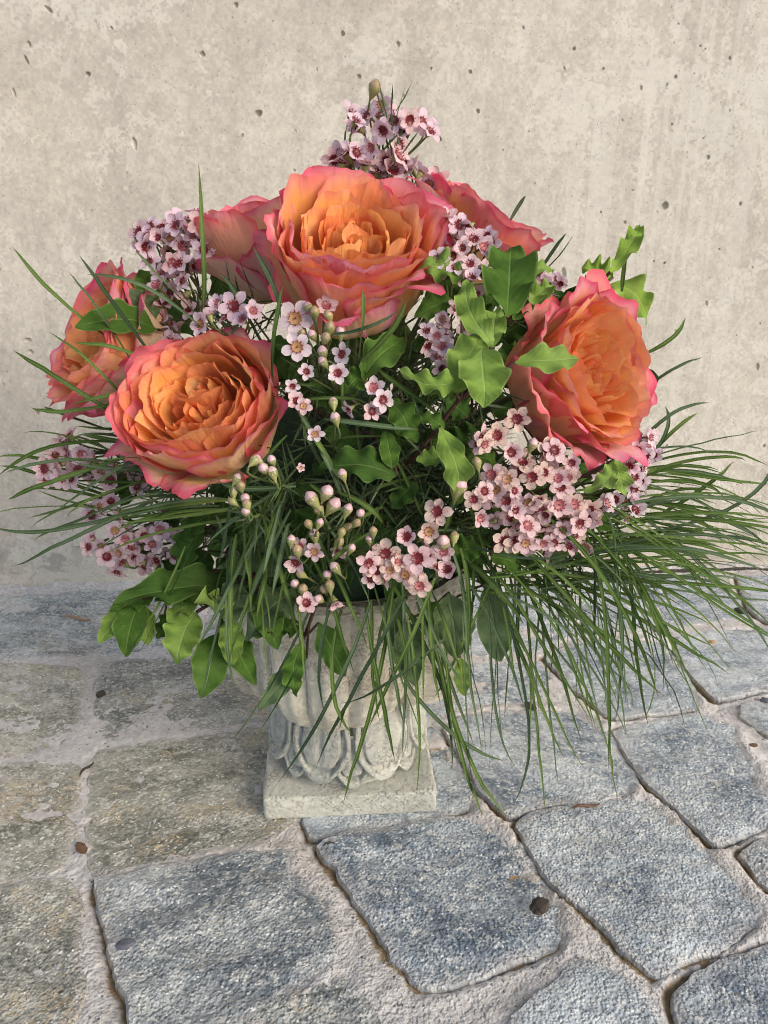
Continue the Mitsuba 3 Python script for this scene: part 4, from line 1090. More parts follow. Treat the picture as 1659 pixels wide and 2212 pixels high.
BCUP = mikit.ply(lathe([(0.0, -1.15), (0.06, -1.12), (0.14, -0.85), (0.37, -0.42), (0.51, -0.10), (0.55, 0.16), (0.47, 0.08), (0.0, -0.3)], 9), 'wax_calyx', smooth=True)


def needles_mesh(pts, dirs, length, width, r_):
    vs, fs = [], []
    for p, d in zip(pts, dirs):
        L, w = length * r_.uniform(0.6, 1.2), width * r_.uniform(0.8, 1.2)
        s = nrm(np.cross(d, r_.normal(size=3)))
        n = np.cross(d, s)
        bend = n * L * r_.uniform(-0.15, 0.15)
        q = [p, p + d * L * 0.5 + bend, p + d * L + bend * 1.6]
        v = np.array([q[0] - s * w * .6, q[0] + s * w * .6, q[0] + n * w * .6, q[1] - s * w, q[1] + s * w, q[1] + n * w, q[2]])
        b = len(vs) * 7
        vs.append(v)
        fs.append(np.array([[0, 1, 4], [0, 4, 3], [1, 2, 5], [1, 5, 4], [2, 0, 3], [2, 3, 5], [3, 4, 6], [4, 5, 6], [5, 3, 6]]) + b)
    return np.vstack(vs), np.vstack(fs)


def waxflower(label, flowers, mats, buds=(), seed=0, lift=1.06, size=66, hub=None, face=(0, 0, 0), bud_size=20, jitter=0.5, Y=None, heart='wax_heart', needles=60, bias=0.62, more=0.0):
    """flowers: (x, y[, size factor][, extra dict])"""
    r_ = np.random.default_rng(seed + 500)
    k = thing('waxflower_sprig', label, 'waxflower', 'waxflower sprigs in the arrangement')
    allp, heads = [], []
    plain = [f for f in flowers if len(f) < 3]
    flowers = list(flowers)
    for _ in range(int(more * len(flowers))):
        f = plain[r_.integers(len(plain))]
        g_ = plain[r_.integers(len(plain))]
        w_ = 0.25 if math.hypot(f[0] - g_[0], f[1] - g_[1]) < 120 else 0.0
        flowers.append((lerp(f[0], g_[0], w_) + r_.normal() * 14, lerp(f[1], g_[1], w_) + r_.normal() * 14, {'lift': lift - r_.uniform(.03, .09), 'jitter': 1.0} if Y is None else {'Y': Y + r_.uniform(.005, .03), 'jitter': 1.0}))
    for fl in flowers:
        x, y = fl[:2]
        o = fl[2] if len(fl) > 2 else {}
        lf = o.get('lift', lift) + r_.uniform(-0.025, 0.025)
        p = at(x, y, o.get('Y', Y) + r_.uniform(-.008, .008)) if o.get('Y', Y) is not None else dome(x, y, lf)
        j = o.get('jitter', jitter * 1.6)
        n = nrm(outward(p) * (1 - bias) + tocam(p) * bias + np.array(face) + np.array(o.get('face', (0, 0, 0))) + r_.normal(size=3) * j * 0.6)
        s = 0.46 * o.get('size', size) * r_.uniform(0.76, 1.1) * np.linalg.norm(p - CAM) / FPX
        F = frame(n, r_.uniform(0, 6.28))
        M = mat4(F, p, s)
        m = o.get('mat', mats[r_.integers(len(mats))])
        fk = numbered(f'{k}__flower')
        openness = o.get('open', r_.choice([r_.uniform(-0.2, 0.3), r_.uniform(0.2, 0.9)], p=[.7, .3]))
        for q in range(5):
            a = 2 * math.pi * q / 5 + r_.uniform(-.07, .07)
            R1 = trimesh.transformations.rotation_matrix(a, [0, 0, 1])
            R2 = trimesh.transformations.rotation_matrix(-openness + r_.uniform(-.22, .22), [0, 1, 0], [0.26, 0, 0.05])
            Mx = np.eye(4)
            Mx[:3, :3] = F * s
            Mx[:3, 3] = p
            part(fk, 'petal', WAXM[m][r_.integers(4)], None, T((Mx @ R1 @ R2 @ np.diag([r_.uniform(.86, 1.06), r_.uniform(.85, 1.05), r_.uniform(.6, 1.6), 1.0])).tolist()))
        part(fk, 'heart', HEARTS[o.get('heart', heart if r_.random() < 0.66 else r_.choice(['wax_heart_rose', 'wax_heart_rose', 'wax_heart_tan']))], None, M)
        part(fk, 'stamens', STAMEN, None, M)
        part(fk, 'calyx', CALYX, None, M)
        allp.append(p - n * s * 0.6)
        heads.append(-n)
    for bd in buds:
        x, y = bd[:2]
        o = bd[2] if len(bd) > 2 else {}
        p = at(x, y, o.get('Y', Y)) if o.get('Y', Y) is not None else dome(x, y, o.get('lift', lift) + r_.uniform(-.02, .02))
        n = nrm(outward(p) * [0.5, 0.1, 0.3] + np.array([0, -0.05, 0.9]) + r_.normal(size=3) * 0.33)
        s = o.get('size', bud_size) * r_.uniform(0.85, 1.1) * np.linalg.norm(p - CAM) / FPX
        M = mat4(frame(n, r_.uniform(0, 6)), p, s)
        bk = part(k, 'bud', BUD[o.get('mat', 'bud_tan' if r_.random() < 0.65 else 'bud_pink')], None, M)
        part(bk, 'calyx', BCUP, None, M)
        allp.append(p - n * s * 1.1)
        heads.append(-n)
    allp, heads = np.array(allp), np.array(heads)
    hub = ROOT + np.array([r_.uniform(-.04, .04), r_.uniform(-.03, .03), 0.04]) if hub is None else hub
    # branching: cluster heads into small corymbs, each on a twig of the main stem
    tubes = []
    ncl = max(1, len(allp) // 5)
    cent = allp[r_.permutation(len(allp))[:ncl]]
    for _ in range(5):
        own = np.argmin(((allp[:, None] - cent[None]) ** 2).sum(-1), 1)
        cent = np.array([allp[own == i].mean(0) if (own == i).any() else cent[i] for i in range(ncl)])
    npts, ndir = [], []
    for i in range(ncl):
        mem = np.nonzero(own == i)[0]
        if not len(mem):
            continue
        node = cent[i] + nrm(heads[mem].mean(0) * 0.5 + nrm(hub - cent[i])) * 0.026
        path = bez(hub, hub + (node - hub) * 0.35 + [0, 0, 0.03], node + (hub - node) * 0.25, node, 9)
        tubes.append(tube(path, np.linspace(0.0017, 0.0010, 9), 5))
        for j in mem:
            tubes.append(tube(bez(node, node + (allp[j] - node) * 0.4, allp[j] + heads[j] * 0.008, allp[j], 6), 0.0007, 4))
        tl = path[3:]
        for _ in range(int(needles / ncl) + 3):
            q = r_.integers(len(tl) - 1)
            c_ = lerp(tl[q], tl[q + 1], r_.random())
            if in_rose(c_, 1.2):
                continue
            npts.append(c_)
            ndir.append(nrm(nrm(tl[-1] - tl[0]) * 0.7 + r_.normal(size=3) * 0.6))
    part(k, 'stem', join(tubes), 'stem_green', smooth=True)
    part(k, 'needles', needles_mesh(npts, ndir, 0.024, 0.0008, r_), 'needle_green', stuff=True)
    return k


r_f = np.random.default_rng(321)
fp, fd = [], []
for _ in range(420):
    x, y = 790 + 560 * r_f.uniform(-1, 1), 920 + 330 * r_f.uniform(-1, 1)
    if ((x - 790) / 570) ** 2 + ((y - 920) / 330) ** 2 > 1:
        continue
    p = dome(x, y, r_f.uniform(0.72, 0.96))
    if in_rose(p, 1.25):
        continue
    o = nrm(outward(p) + r_f.normal(size=3) * 0.5)
    for q in range(9):
        fp.append(p - o * 0.006 * q)
        fd.append(nrm(o * 0.6 + r_f.normal(size=3) * 0.6))
fk = thing('needle_foliage', 'dark needle leaved waxflower foliage between the flowers', 'foliage', kind='stuff')
scene[fk] = mikit.ply(needles_mesh(fp, fd, 0.026, 0.00075, r_f), 'needle_green')

LIL, PNK, WHT, CRM = ['wax_lilac', 'wax_lilac', 'wax_pink'], ['wax_pink', 'wax_cream', 'wax_pink'], ['wax_white'], ['wax_cream', 'wax_pink']
top = waxflower('pale lilac waxflower at the very top of the bouquet, against the wall', [(774, 278), (794, 251), (819, 248), (884, 258), (909, 263), (929, 285), (829, 280), (868, 280), (850, 262), (768, 262),
          (769, 331), (804, 318), (739, 352), (749, 334), (789, 356), (834, 348), (819, 374), (874, 356), (909, 374), (926, 400), (891, 364), (849, 370), (722, 345), (860, 338)],
          LIL, [(809, 190, dict(mat='bud_tan', size=24))], seed=1, more=1.0, Y=0.60, size=68, face=(0, -.3, 0.35), jitter=0.6)
waxflower('lilac waxflower climbing the left shoulder, left of the dusky pink rose', [(342, 514), (320, 512), (382, 488), (409, 474), (430, 480), (458, 514), (418, 510), (391, 532), (313, 532), (369, 512), (369, 568), (387, 572), (347, 594),
          (396, 608), (340, 617), (369, 634), (325, 566), (351, 657), (409, 670), (347, 692), (356, 728), (369, 741), (344, 754), (364, 772), (391, 781), (440, 540), (400, 640)], LIL, seed=2, more=1.1, Y=0.545, size=62, face=(0, -.2, 0.15), jitter=0.45)
waxflower('dark hearted waxflower between the dusky pink rose and the left front rose', [(507, 662, dict(size=72, jitter=0.1, open=0.1)), (471, 657), (453, 683), (547, 672), (484, 682), (435, 701), (525, 690)], LIL, seed=3, lift=1.02, size=58)
waxflower('white and pink waxflower with round buds below the top rose, in the middle', [(638, 688, dict(size=82, mat='wax_white', heart='wax_heart_tan', jitter=0.05, open=-0.1, face=(0, 0, -.1))), (642, 750, dict(size=78, mat='wax_white', heart='wax_heart_tan', jitter=0.05, open=-0.1)),
          (705, 662, dict(size=72)), (740, 765, dict(size=58)), (730, 806, dict(size=62)), (662, 803, dict(size=50, jitter=.9)), (806, 838, dict(size=62, jitter=0.5)), (826, 864, dict(size=60)), (803, 889, dict(size=54)), (755, 884, dict(size=50, jitter=0.8)),
          (681, 936, dict(size=60)), (640, 866, dict(size=62)), (632, 834, dict(size=50)), (656, 878, dict(size=54))], ['wax_pink', 'wax_white'],
          [(666, 664, dict(mat='bud_pink')), (680, 674), (709, 683), (712, 708), (735, 718, dict(mat='bud_pink')), (675, 724), (703, 730), (697, 761), (652, 722), (698, 782, dict(mat='bud_pink')), (724, 903, dict(mat='bud_pink')), (720, 870, dict(mat='bud_pink'))], seed=4, lift=1.08, jitter=0.3)
waxflower('lilac waxflower cluster immediately right of the top rose', [(1024, 518), (976, 553), (1016, 571), (991, 486), (1014, 490), (974, 508), (1044, 533), (1052, 510), (1039, 588), (984, 580), (954, 590), (969, 470), (1019, 603), (1000, 536), (948, 560)], LIL, seed=5, more=0.8, lift=1.13, size=60, face=(0, 0, 0.15), jitter=0.4)
waxflower('dusky waxflower with wine red hearts behind the wavy green leaves', [(1008, 705, dict(size=70, jitter=.1)), (957, 691), (954, 747, dict(size=70, jitter=.1)), (922, 716), (944, 724), (953, 796), (1027, 690), (985, 668), (925, 745), (1030, 640)], ['wax_lilac', 'wax_pink'], [(961, 822, dict(mat='bud_pink'))], seed=6, more=0.6, lift=1.06, size=62, jitter=0.35)
waxflower('cream pink waxflower below the right hand rose, thickest mass at the lower right', [(1117, 905, dict(size=74, jitter=.15)), (1073, 941, dict(size=70, jitter=.2)), (1046, 959), (1104, 977, dict(size=74, jitter=.15)), (1179, 972), (1197, 974), (1095, 1034, dict(jitter=.15)), (1064, 1025), (1150, 1030, dict(size=72, jitter=.15)), (1175, 1021), (1206, 1034),
          (1228, 1030), (1046, 1061), (1073, 1056), (1095, 1083), (1113, 1101), (1162, 1079), (1144, 1083), (1207, 1090, dict(size=74, jitter=.15)), (1211, 1052), (1216, 1143, dict(jitter=.15)), (1242, 1154), (1197, 1172), (1175, 1172), (1272, 1123), (1251, 1130), (1090, 1168, dict(jitter=.2)), (1113, 1168), (1135, 1172),
          (1117, 1132), (1139, 1137), (1037, 1119), (1024, 1079), (1264, 1181), (1228, 1181), (1180, 1110), (1240, 1090), (1110, 1060), (1130, 1000), (1235, 1000)], CRM + ['wax_pink'], [(990, 1052, dict(mat='bud_pink', size=34)), (1150, 960), (1030, 1000)], seed=7, more=1.1, lift=1.09, size=64, jitter=0.4, needles=120)
waxflower('lilac waxflower at the right edge, below the right hand rose', [(1299, 1030, dict(size=64, jitter=.15)), (1308, 1088), (1291, 1097), (1328, 1079), (1378, 972), (1404, 945), (1413, 985), (1393, 985), (1359, 1008), (1384, 1039), (1388, 1012), (1362, 1083), (1371, 1101), (1353, 1119), (1388, 1057), (1400, 960), (1370, 1030)], ['wax_lilac', 'wax_white'], seed=8, more=0.8, lift=1.05, size=56, jitter=0.5, face=(.25, 0, 0))
waxflower('waxflower spray at the far left below the smallest rose', [(147, 981), (120, 985), (98, 1012), (178, 981), (151, 941), (200, 994), (222, 1017), (246, 1008), (275, 1017), (302, 1039), (240, 1036), (133, 1034), (102, 1036), (284, 994), (170, 1015)], PNK[:1] + LIL[:1], seed=9, more=0.8, Y=0.505, size=62, face=(-.2, 0, 0.1))
waxflower('waxflower spray at the lower left under the left front rose', [(271, 1163), (249, 1145), (222, 1181), (200, 1163), (293, 1203), (267, 1216), (253, 1234), (315, 1216), (329, 1176), (311, 1154), (369, 1154), (391, 1163), (347, 1145), (240, 1083), (213, 1096), (193, 1181), (284, 1185), (231, 1203), (378, 1199), (402, 1172), (260, 1110), (340, 1210)], ['wax_pink', 'wax_lilac'], seed=10, more=0.8, Y=0.50, size=60, jitter=.5)
waxflower('sprig mostly of round pinkish buds at the lower middle', [(681, 1191), (730, 1195), (662, 1303, dict(jitter=.9)), (724, 1300, dict(jitter=.9)), (639, 1214), (650, 1180)], ['wax_pink'],
          [(674, 1078, dict(mat='bud_pink', size=30)), (705, 1064, dict(mat='bud_pink', size=30)), (720, 1092, dict(mat='bud_pink', size=30)), (689, 1101), (751, 1101, dict(mat='bud_pink')), (779, 1109, dict(mat='bud_pink')), (666, 1132), (679, 1156), (629, 1167), (642, 1189), (732, 1171), (738, 1150), (749, 1140), (759, 1185, dict(mat='bud_pink')), (798, 1165), (806, 1148), (707, 1241, dict(mat='bud_pink')),
           (724, 1226), (637, 1261), (654, 1272), (701, 1272), (712, 1265), (689, 1294, dict(mat='bud_pink')), (740, 1025), (650, 1240), (690, 1130), (770, 1130)], seed=11, lift=1.08, size=56, needles=160)
waxflower('cream pink waxflower with wine red hearts at the lower middle, over the urn rim', [(946, 1105, dict(size=70)), (880, 1160, dict(size=70)), (927, 1148, dict(size=74)), (833, 1195, dict(size=72)), (903, 1206, dict(size=74)), (924, 1199), (876, 1241, dict(size=76, jitter=.3)), (907, 1265), (802, 1249), (814, 1232), (968, 1230), (843, 1232), (960, 1190), (860, 1215), (795, 1215)], CRM, [(957, 1171, dict(mat='bud_pink', size=28)), (864, 1214), (981, 1160)], seed=12, more=0.5, lift=1.11, size=62, jitter=0.22, bias=0.85)
waxflower('bud cluster tucked against the lower right of the left front rose', [(650, 1010, dict(size=30, jitter=1))], PNK, [(551, 994, dict(mat='bud_pink')), (569, 1012), (587, 994), (589, 1021, dict(mat='bud_pink')), (511, 1034), (504, 1063), (502, 1083), (529, 1076), (531, 1105), (533, 1090), (560, 1000), (520, 1050)], seed=13, lift=1.22, size=40, needles=60)
waxflower('small lilac waxflower peeping out behind the right hand rose', [(1175, 608), (1202, 603), (1188, 634), (1162, 630), (1135, 634), (1211, 612), (1150, 600)], ['wax_lilac'], seed=14, more=0.6, Y=0.56, size=48)
nd = []
npt = []
r_n = np.random.default_rng(5)
for x, y, a in ((843, 300, -.05), (848, 280, .02), (838, 265, -.25), (850, 270, .35), (845, 240, .0), (835, 230, -.5), (855, 240, .4), (870, 330, .8), (845, 330, .1), (860, 310, .3)):
    npt.append(at(x, y, 0.60))
    nd.append(nrm([math.sin(a), r_n.uniform(-.2, .2), math.cos(a)]))
part(top, 'tip_needles', needles_mesh(npt, nd, 0.024, 0.0009, r_n), 'needle_green', stuff=True)
part(top, 'tip_stem', tube(bez(at(850, 400, .6), at(850, 330, .6), at(848, 300, .6), at(812, 194, .6), 9), np.linspace(0.0013, .0007, 9), 5), 'stem_green', smooth=True)

# ------------------------------------------------------------------ grass


def blade_mesh(p0, p1, p2, p3, w, r_, n=13, twist=0.6):
    c = bez(p0, p1, p2, p3, n)
    c = c + (np.linspace(0, 1, n)[:, None] ** 1.2) * np.cumsum(r_.normal(size=(n, 3)), 0) * 0.0045 * np.linalg.norm(p3 - p0)
    t = np.gradient(c, axis=0)
    t /= np.linalg.norm(t, axis=1, keepdims=True)
    ref = nrm(np.array([0, -0.6, 0.8]) + r_.normal(size=3) * 0.45)
    s = np.cross(t, ref)
    s /= np.linalg.norm(s, axis=1, keepdims=True) + 1e-9
    m = np.cross(s, t)
    a = np.linspace(0, twist * r_.uniform(-1, 1), n)[:, None]
    s, m = s * np.cos(a) + m * np.sin(a), m * np.cos(a) - s * np.sin(a)
    k = np.linspace(0, 1, n)
    ww = w * np.clip(np.minimum(0.55 + 1.6 * k, (1 - k) ** 0.6 * 2.2), 0.03, 1)[:, None]
    v = np.stack([c - s * ww / 2, c - m * ww * 0.22, c + s * ww / 2], 1).reshape(-1, 3)
    uv = np.stack([np.tile([0, .5, 1.0], n), np.repeat(k, 3)], 1)
    return v, tris(grid_faces(3, n)), uv


def blade(parent, a, b, r_, sag=0.10, lift=0.35, w=0.0029, mat=None):
    L = np.linalg.norm(b - a)
    out = nrm(nrm((a - HEART) * [1, 1, 0.4]) * r_.uniform(0.15, 0.55) + nrm(b - a) + r_.normal(size=3) * 0.12)
    p1 = a + out * L * lift + np.array([0, 0, sag * L])
    p2 = b + (a - b) * 0.28 + np.array([0, 0, sag * 1.6 * L]) + r_.normal(size=3) * 0.06 * L
    v, f, uv = blade_mesh(a, p1, p2, b, w * r_.uniform(0.75, 1.25), r_)
    part(parent, 'blade', (v, f), mat or ('grass_green' if r_.random() < 0.6 else 'grass_blue'), smooth=True, uv=uv)


def traced(parent, pts, r_, w=0.0029, mat=None):
    """a blade through three or four points (x, y, Y): tip first"""
    q = [at(*p) for p in pts]
    if len(q) == 3:
        c = 2 * q[1] - 0.5 * (q[0] + q[2])
        p1, p2 = lerp(q[2], c, 2 / 3), lerp(q[0], c, 2 / 3)
        p0, p3 = q[2], q[0]
    else:
        p0, p1, p2, p3 = q[3], q[2], q[1], q[0]
    v, f, uv = blade_mesh(p0, p1, p2, p3, w, r_)
    part(parent, 'blade', (v, f), mat or ('grass_green' if r_.random() < 0.6 else 'grass_blue'), smooth=True, uv=uv)


rg = np.random.default_rng(99)
g = thing('grass_tuft', 'long thin grass blades fanning up and left past the smallest rose', 'grass')
for pts in ([(22, 537, .50), (133, 652, .50), (260, 745, .52)], [(167, 550, .49), (249, 661, .49), (340, 785, .50)], [(191, 588, .47), (311, 618, .46), (440, 712, .47)], [(138, 583, .50), (213, 674, .50), (300, 806, .50)],
            [(289, 537, .48), (356, 608, .47), (478, 730, .48)], [(158, 741, .48), (249, 752, .48), (360, 796, .49)], [(107, 714, .49), (191, 778, .48), (270, 862, .49)], [(20, 750, .50), (133, 824, .48), (275, 908, .47)],
            [(67, 874, .48), (156, 884, .47), (290, 862, .47)], [(151, 870, .47), (210, 858, .46), (290, 842, .47)], [(0, 1034, .50), (111, 968, .50), (250, 955, .50)], [(12, 1028, .47), (120, 995, .47), (260, 1000, .48)],
            [(0, 1141, .47), (156, 1140, .45), (340, 1078, .45)], [(33, 1216, .46), (156, 1163, .44), (320, 1085, .45)], [(58, 1123, .48), (178, 1085, .47), (300, 1040, .47)], [(18, 1083, .48), (111, 1042, .47), (280, 985, .47)],
            [(89, 1153, .47), (200, 1110, .46), (320, 1050, .46)], [(95, 880, .55), (150, 900, .55), (240, 930, .55)], [(100, 845, .56), (170, 862, .55), (250, 880, .55)], [(118, 815, .56), (180, 838, .55), (240, 862, .55)],
            [(427, 354, .50), (440, 560, .49), (437, 690, .49)], [(547, 528, .44), (596, 634, .44), (602, 700, .45)], [(611, 617, .44), (592, 710, .43), (588, 815, .44)], [(478, 590, .47), (520, 660, .47), (500, 720, .47)]):
    traced(g, pts, rg, w=0.0030)
g2 = thing('grass_tuft', 'dense dark grass blades spreading left beneath the left front rose', 'grass')
for i in range(34):
    a = rg.uniform(-0.35, 0.75)
    L = rg.uniform(110, 330)
    x0, y0 = rg.uniform(250, 440), rg.uniform(950, 1120)
    Y = rg.uniform(.46, .58)
    blade(g2, at(x0, y0, Y), at(x0 - L * math.cos(a), y0 + L * math.sin(a) * 0.75, Y + rg.uniform(-.06, .05)), rg, sag=rg.uniform(0.0, 0.12), lift=rg.uniform(.15, .35), w=rg.uniform(.0013, .0026))
for i in range(12):
    a = rg.uniform(0.1, 0.5)
    x0, y0 = rg.uniform(430, 560), rg.uniform(1040, 1120)
    L = rg.uniform(160, 300)
    blade(g2, at(x0, y0, .44), at(x0 - L * math.cos(a), y0 + L * math.sin(a) * 1.0, .42), rg, sag=0.05, lift=0.2, w=0.0026)
g3 = thing('grass_tuft', 'grass blades hanging straight down over the leaves left of the urn', 'grass')
for i in range(30):
    x0, y0 = rg.uniform(500, 720), rg.uniform(1040, 1200)
    dx = rg.normal() * 75 - 45
    L = rg.uniform(110, 330)
    blade(g3, at(x0, y0, rg.uniform(.41, .45)), at(x0 + dx, y0 + L, rg.uniform(.39, .43)), rg, sag=0.05, lift=0.12, w=0.0022)
for pts in ([(515, 1588, .43), (590, 1480, .41), (690, 1270, .43)], [(536, 1612, .42), (610, 1500, .41), (640, 1440, .41)], [(610, 1690, .43), (720, 1500, .41), (800, 1300, .43)], [(262, 1418, .43), (330, 1330, .42), (400, 1180, .43)], [(290, 1410, .43), (350, 1310, .42), (430, 1150, .43)],
            [(645, 1480, .41), (640, 1300, .41), (600, 1120, .42)], [(650, 1400, .42), (610, 1250, .41), (560, 1090, .42)]):
    traced(g3, pts, rg, w=0.0027)
g4 = thing('grass_tuft', 'curtain of long grass blades falling in front of the urn foot', 'grass')
for pts in ([(725, 1730, .43), (800, 1520, .41), (850, 1270, .43)], [(905, 1722, .44), (908, 1560, .41), (880, 1330, .43)], [(848, 1638, .43), (815, 1480, .41), (790, 1310, .43)], [(700, 1550, .42), (690, 1430, .41), (720, 1290, .43)], [(760, 1600, .42), (715, 1480, .41), (742, 1300, .43)],
            [(1100, 1762, .44), (1000, 1600, .42), (930, 1330, .44)], [(1040, 1776, .44), (985, 1600, .42), (960, 1340, .44)], [(1090, 1642, .45), (960, 1570, .43), (860, 1440, .43)], [(985, 1665, .45), (960, 1500, .43), (900, 1300, .44)], [(870, 1570, .43), (850, 1450, .41), (830, 1300, .43)],
            [(735, 1530, .41), (820, 1490, .40), (960, 1380, .43)], [(1005, 1700, .45), (970, 1530, .43), (940, 1320, .44)], [(1022, 1725, .44), (1010, 1560, .42), (1000, 1330, .44)], [(790, 1580, .42), (880, 1400, .41), (960, 1190, .43)], [(680, 1640, .43), (790, 1440, .41), (890, 1260, .43)]):
    traced(g4, pts, rg, w=0.0027)
for i in range(18):
    x0, y0 = rg.uniform(800, 1060), rg.uniform(1210, 1330)
    L = rg.uniform(160, 400)
    blade(g4, at(x0, y0, rg.uniform(.42, .46)), at(x0 + rg.normal() * 85 + 60, y0 + L, rg.uniform(.40, .45)), rg, sag=0.05, lift=0.12, w=0.0022)
g5 = thing('grass_tuft', 'great sweep of arching grass blades falling to the right over the paving', 'grass')
for i in range(152):
    a = math.radians(rg.uniform(-6, 92))
    reach = np.interp(math.degrees(a), [-10, 0, 15, 30, 45, 60, 75, 92], [500, 530, 540, 500, 500, 520, 540, 500]) * rg.uniform(0.40, 1.03)
    x0, y0 = 1095 + rg.uniform(-130, 260), 1180 + rg.uniform(-90, 100)
    x1, y1 = x0 + reach * math.cos(a), y0 + reach * math.sin(a)
    Y0 = rg.uniform(.42, .54)
    blade(g5, at(x0, y0, Y0), at(min(x1, 1720), min(y1, 1770), Y0 + rg.uniform(-.06, .07)), rg, sag=rg.uniform(0.01, 0.12), lift=rg.uniform(0.12, 0.36), w=rg.uniform(0.0017, 0.0027))
g6 = thing('grass_tuft', 'airy grass blades reaching far right against the wall', 'grass')
for pts in ([(1659, 924, .58), (1550, 945, .55), (1420, 975, .54), (1350, 1010, .54)], [(1526, 868, .56), (1440, 900, .55), (1350, 1000, .55)], [(1517, 773, .54), (1450, 800, .53), (1380, 850, .54)], [(1480, 687, .54), (1450, 730, .53), (1385, 768, .53)], [(1505, 890, .57), (1450, 935, .56), (1380, 1010, .56)],
            [(1665, 950, .54), (1600, 1085, .52), (1330, 1160, .52)], [(1590, 990, .56), (1510, 1060, .55), (1390, 1130, .55)], [(1665, 1045, .54), (1530, 1030, .53), (1390, 1010, .53)], [(1612, 1045, .55), (1500, 1020, .54), (1390, 1020, .54)], [(1650, 1188, .53), (1560, 1110, .51), (1380, 1040, .52)],
            [(1600, 1192, .55), (1530, 1130, .54), (1390, 1080, .54)], [(1665, 1125, .55), (1520, 1105, .53), (1370, 1075, .53)], [(1540, 1148, .53), (1450, 1140, .52), (1330, 1130, .52)], [(1240, 508, .54), (1200, 560, .54), (1155, 600, .54)], [(1222, 505, .55), (1190, 548, .55), (1140, 625, .55)], [(1135, 425, .60), (1120, 445, .60), (1100, 480, .60)],
            [(1350, 545, .54), (1346, 590, .54), (1343, 630, .54)], [(1560, 1175, .54), (1480, 1170, .53), (1330, 1180, .52)], [(1435, 880, .56), (1440, 930, .55), (1395, 1000, .55)], [(1540, 1270, .53), (1480, 1190, .52), (1370, 1110, .52)]):
    traced(g6, pts, rg, w=0.0029)
for i in range(32):
    a = math.radians(rg.uniform(-30, 12))
    L = rg.uniform(120, 330)
    x0, y0 = rg.uniform(1290, 1400), rg.uniform(1010, 1190)
    Y0 = rg.uniform(.50, .58)
    blade(g6, at(x0, y0, Y0), at(min(x0 + L * math.cos(a), 1700), y0 + L * math.sin(a) + 40, Y0 + rg.uniform(-.03, .03)), rg, sag=0.10, lift=0.3, w=0.0024)
g7 = thing('grass_tuft', 'single dark blades crossing below the top rose in the middle', 'grass')
for pts in ([(785, 628, .40), (784, 700, .40), (775, 775, .42)], [(860, 672, .41), (800, 705, .40), (720, 722, .42)], [(880, 650, .41), (840, 720, .41), (780, 780, .42)], [(720, 1010, .42), (690, 960, .41), (650, 905, .42)], [(905, 930, .42), (790, 915, .41), (700, 905, .42)], [(830, 1130, .42), (790, 1090, .41), (720, 1060, .42)], [(745, 1090, .42), (710, 1000, .41), (640, 880, .42)],
            [(700, 1240, .41), (730, 1200, .40), (800, 1150, .42)], [(960, 1150, .42), (975, 1100, .41), (980, 1050, .42)], [(510, 1095, .41), (560, 1010, .40), (620, 940, .41)], [(470, 1035, .41), (520, 1055, .40), (640, 1050, .42)]):
    traced(g7, pts, rg, w=0.0030)
for i in range(70):
    x0, y0 = rg.uniform(420, 1150), rg.uniform(780, 1180)
    a = rg.uniform(0, 6.28)
    L = rg.uniform(60, 190)
    pa, pb = dome(x0, y0, rg.uniform(.82, .98)), dome(x0 + L * math.cos(a), y0 + L * math.sin(a), rg.uniform(.85, 1.02))
    if any(in_rose(lerp(pa, pb, q), 1.1) for q in (0, .25, .5, .75, 1)):
        continue
    blade(g7, pa, pb, rg, sag=0.05, lift=0.15, w=0.0022)

# ------------------------------------------------------------------ litter on the paving


def pebble(label, x, y, size, bs, seed, name='pebble', cat='pebble', flat=0.6, stretch=1.3, z=0.006):
    m = trimesh.creation.icosphere(3, 1.0)
    v = np.array(m.vertices)
    v = v * (1 + 0.8 * (meshkit.fbm(v * 1.8 + seed * 7, 4, seed) - 0.5))[:, None] * [stretch, 1.0, flat]
    a = seed * 1.3
    R = np.array([[math.cos(a), -math.sin(a), 0], [math.sin(a), math.cos(a), 0], [0, 0, 1]])
    p = ground(x, y, z)
    k = thing(name, label, cat)
    scene[k] = mikit.ply((v @ R.T * size + p + [0, 0, size * flat * 0.5], np.array(m.faces)), bs, smooth=True)


def rough_stuff(c1, c2, f=300):
    return two({'type': 'principled', 'base_color': proc(lambda p, n, uv: mix(C(*c1), C(*c2), fbm(p.x * f, p.y * f, p.z * f))), 'roughness': 0.75})


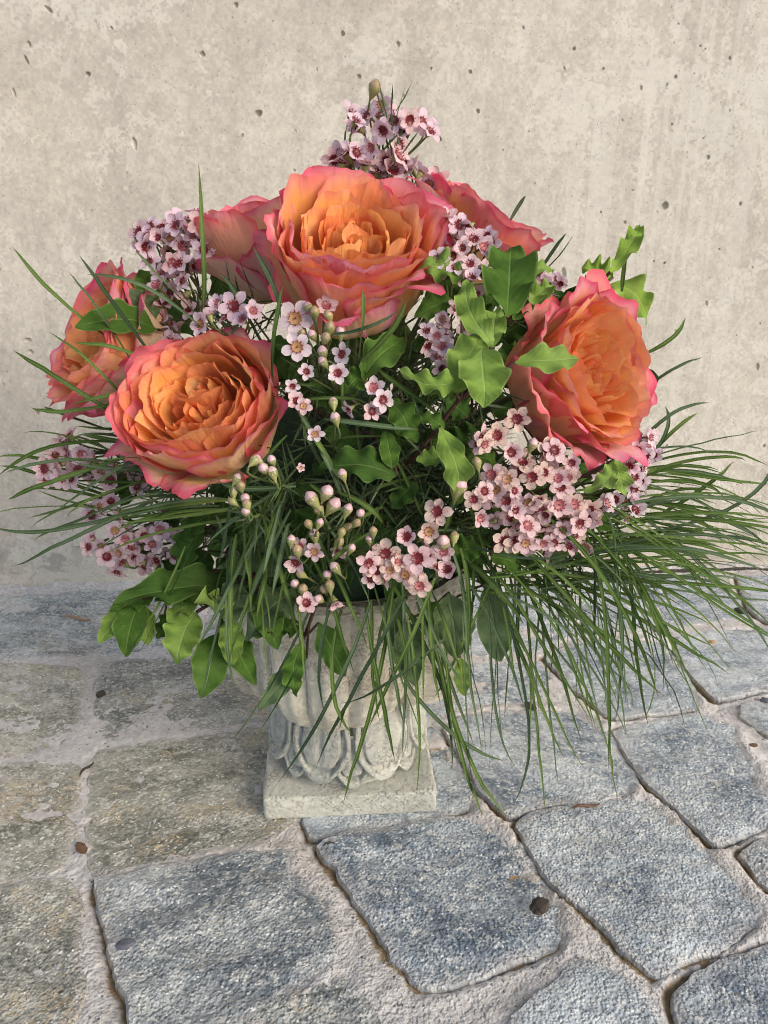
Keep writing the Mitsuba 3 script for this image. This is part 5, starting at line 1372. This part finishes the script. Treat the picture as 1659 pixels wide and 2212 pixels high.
scene['seed_dark'] = rough_stuff((0.020, 0.016, 0.014), (0.075, 0.06, 0.05))
scene['pebble_blue'] = rough_stuff((0.055, 0.06, 0.085), (0.15, 0.16, 0.20))
scene['chip_brown'] = rough_stuff((0.07, 0.035, 0.022), (0.17, 0.095, 0.055))
scene['husk_tan'] = rough_stuff((0.30, 0.17, 0.09), (0.48, 0.30, 0.18))
pebble('dark wrinkled seed pod lying on the dark blue slab at the front', 1166, 1960, 0.0062, 'seed_dark', 3, 'seed_pod', 'seed pod', z=0.010)
pebble('small bluish grey pebble at the left edge of the front slab', 271, 2046, 0.0050, 'pebble_blue', 5)
pebble('brown chip of bark on the mortar at the far left', 176, 1832, 0.0036, 'chip_brown', 9, 'bark_chip', 'bark chip', 0.25, 2.1, z=.005)
pebble('dark crumb in the joint at the left, beyond the bark chip', 218, 1502, 0.0048, 'seed_dark', 11, 'soil_crumb', 'soil crumb', z=.003)
pebble('black seed on the paving at the right, under the grass tips', 1424, 1363, 0.0062, 'seed_dark', 14, 'seed', 'seed', z=.004)
pebble('black seed near the right edge of the paving, by the wall', 1600, 1322, 0.0066, 'seed_dark', 16, 'seed', 'seed', z=.004)
pebble('tan seed husk on the paving at the upper right', 1537, 1388, 0.0032, 'husk_tan', 17, 'seed_husk', 'seed husk', z=.006)
pebble('blue black pebble at the right edge of the paving', 1655, 1517, 0.0045, 'pebble_blue', 19, z=.003)
pebble('dark seed on the pale slab right of the urn', 1145, 1527, 0.0042, 'seed_dark', 21, 'seed', 'seed', z=.006, stretch=1.9)
pebble('rust brown chip in the mortar at the right edge', 1622, 1612, 0.0030, 'chip_brown', 22, 'bark_chip', 'bark chip', .3, 2.6, z=.004)


def twig(label, pts, w, bs, name='twig', cat='twig', z=0.007):
    q = [ground(x, y, z) for x, y in pts]
    c = bez(q[0], q[1], q[2], q[3], 12)
    c[:, 2] += 0.0015 * np.sin(np.linspace(0, 6, 12))
    k = thing(name, label, cat)
    scene[k] = mikit.ply(tube(c, w * np.clip(np.sin(np.linspace(0.15, 3.0, 12)) + .3, .3, 1), 6), bs, smooth=True)


twig('dry orange brown needle on the far left slab near the wall', [(138, 1331), (155, 1333), (175, 1336), (196, 1338)], 0.0016, 'husk_tan', 'dry_needle', 'dry needle')
twig('short dark twig in the joint at the left', [(172, 1676), (180, 1664), (190, 1654), (203, 1646)], 0.0012, 'seed_dark')
twig('thin curled dark stem on the slab below the plinth', [(697, 1828), (712, 1818), (735, 1822), (748, 1838)], 0.0009, 'seed_dark')
twig('dark twig in the joint right of the plinth', [(1235, 1746), (1255, 1742), (1275, 1740), (1296, 1735)], 0.0013, 'chip_brown')
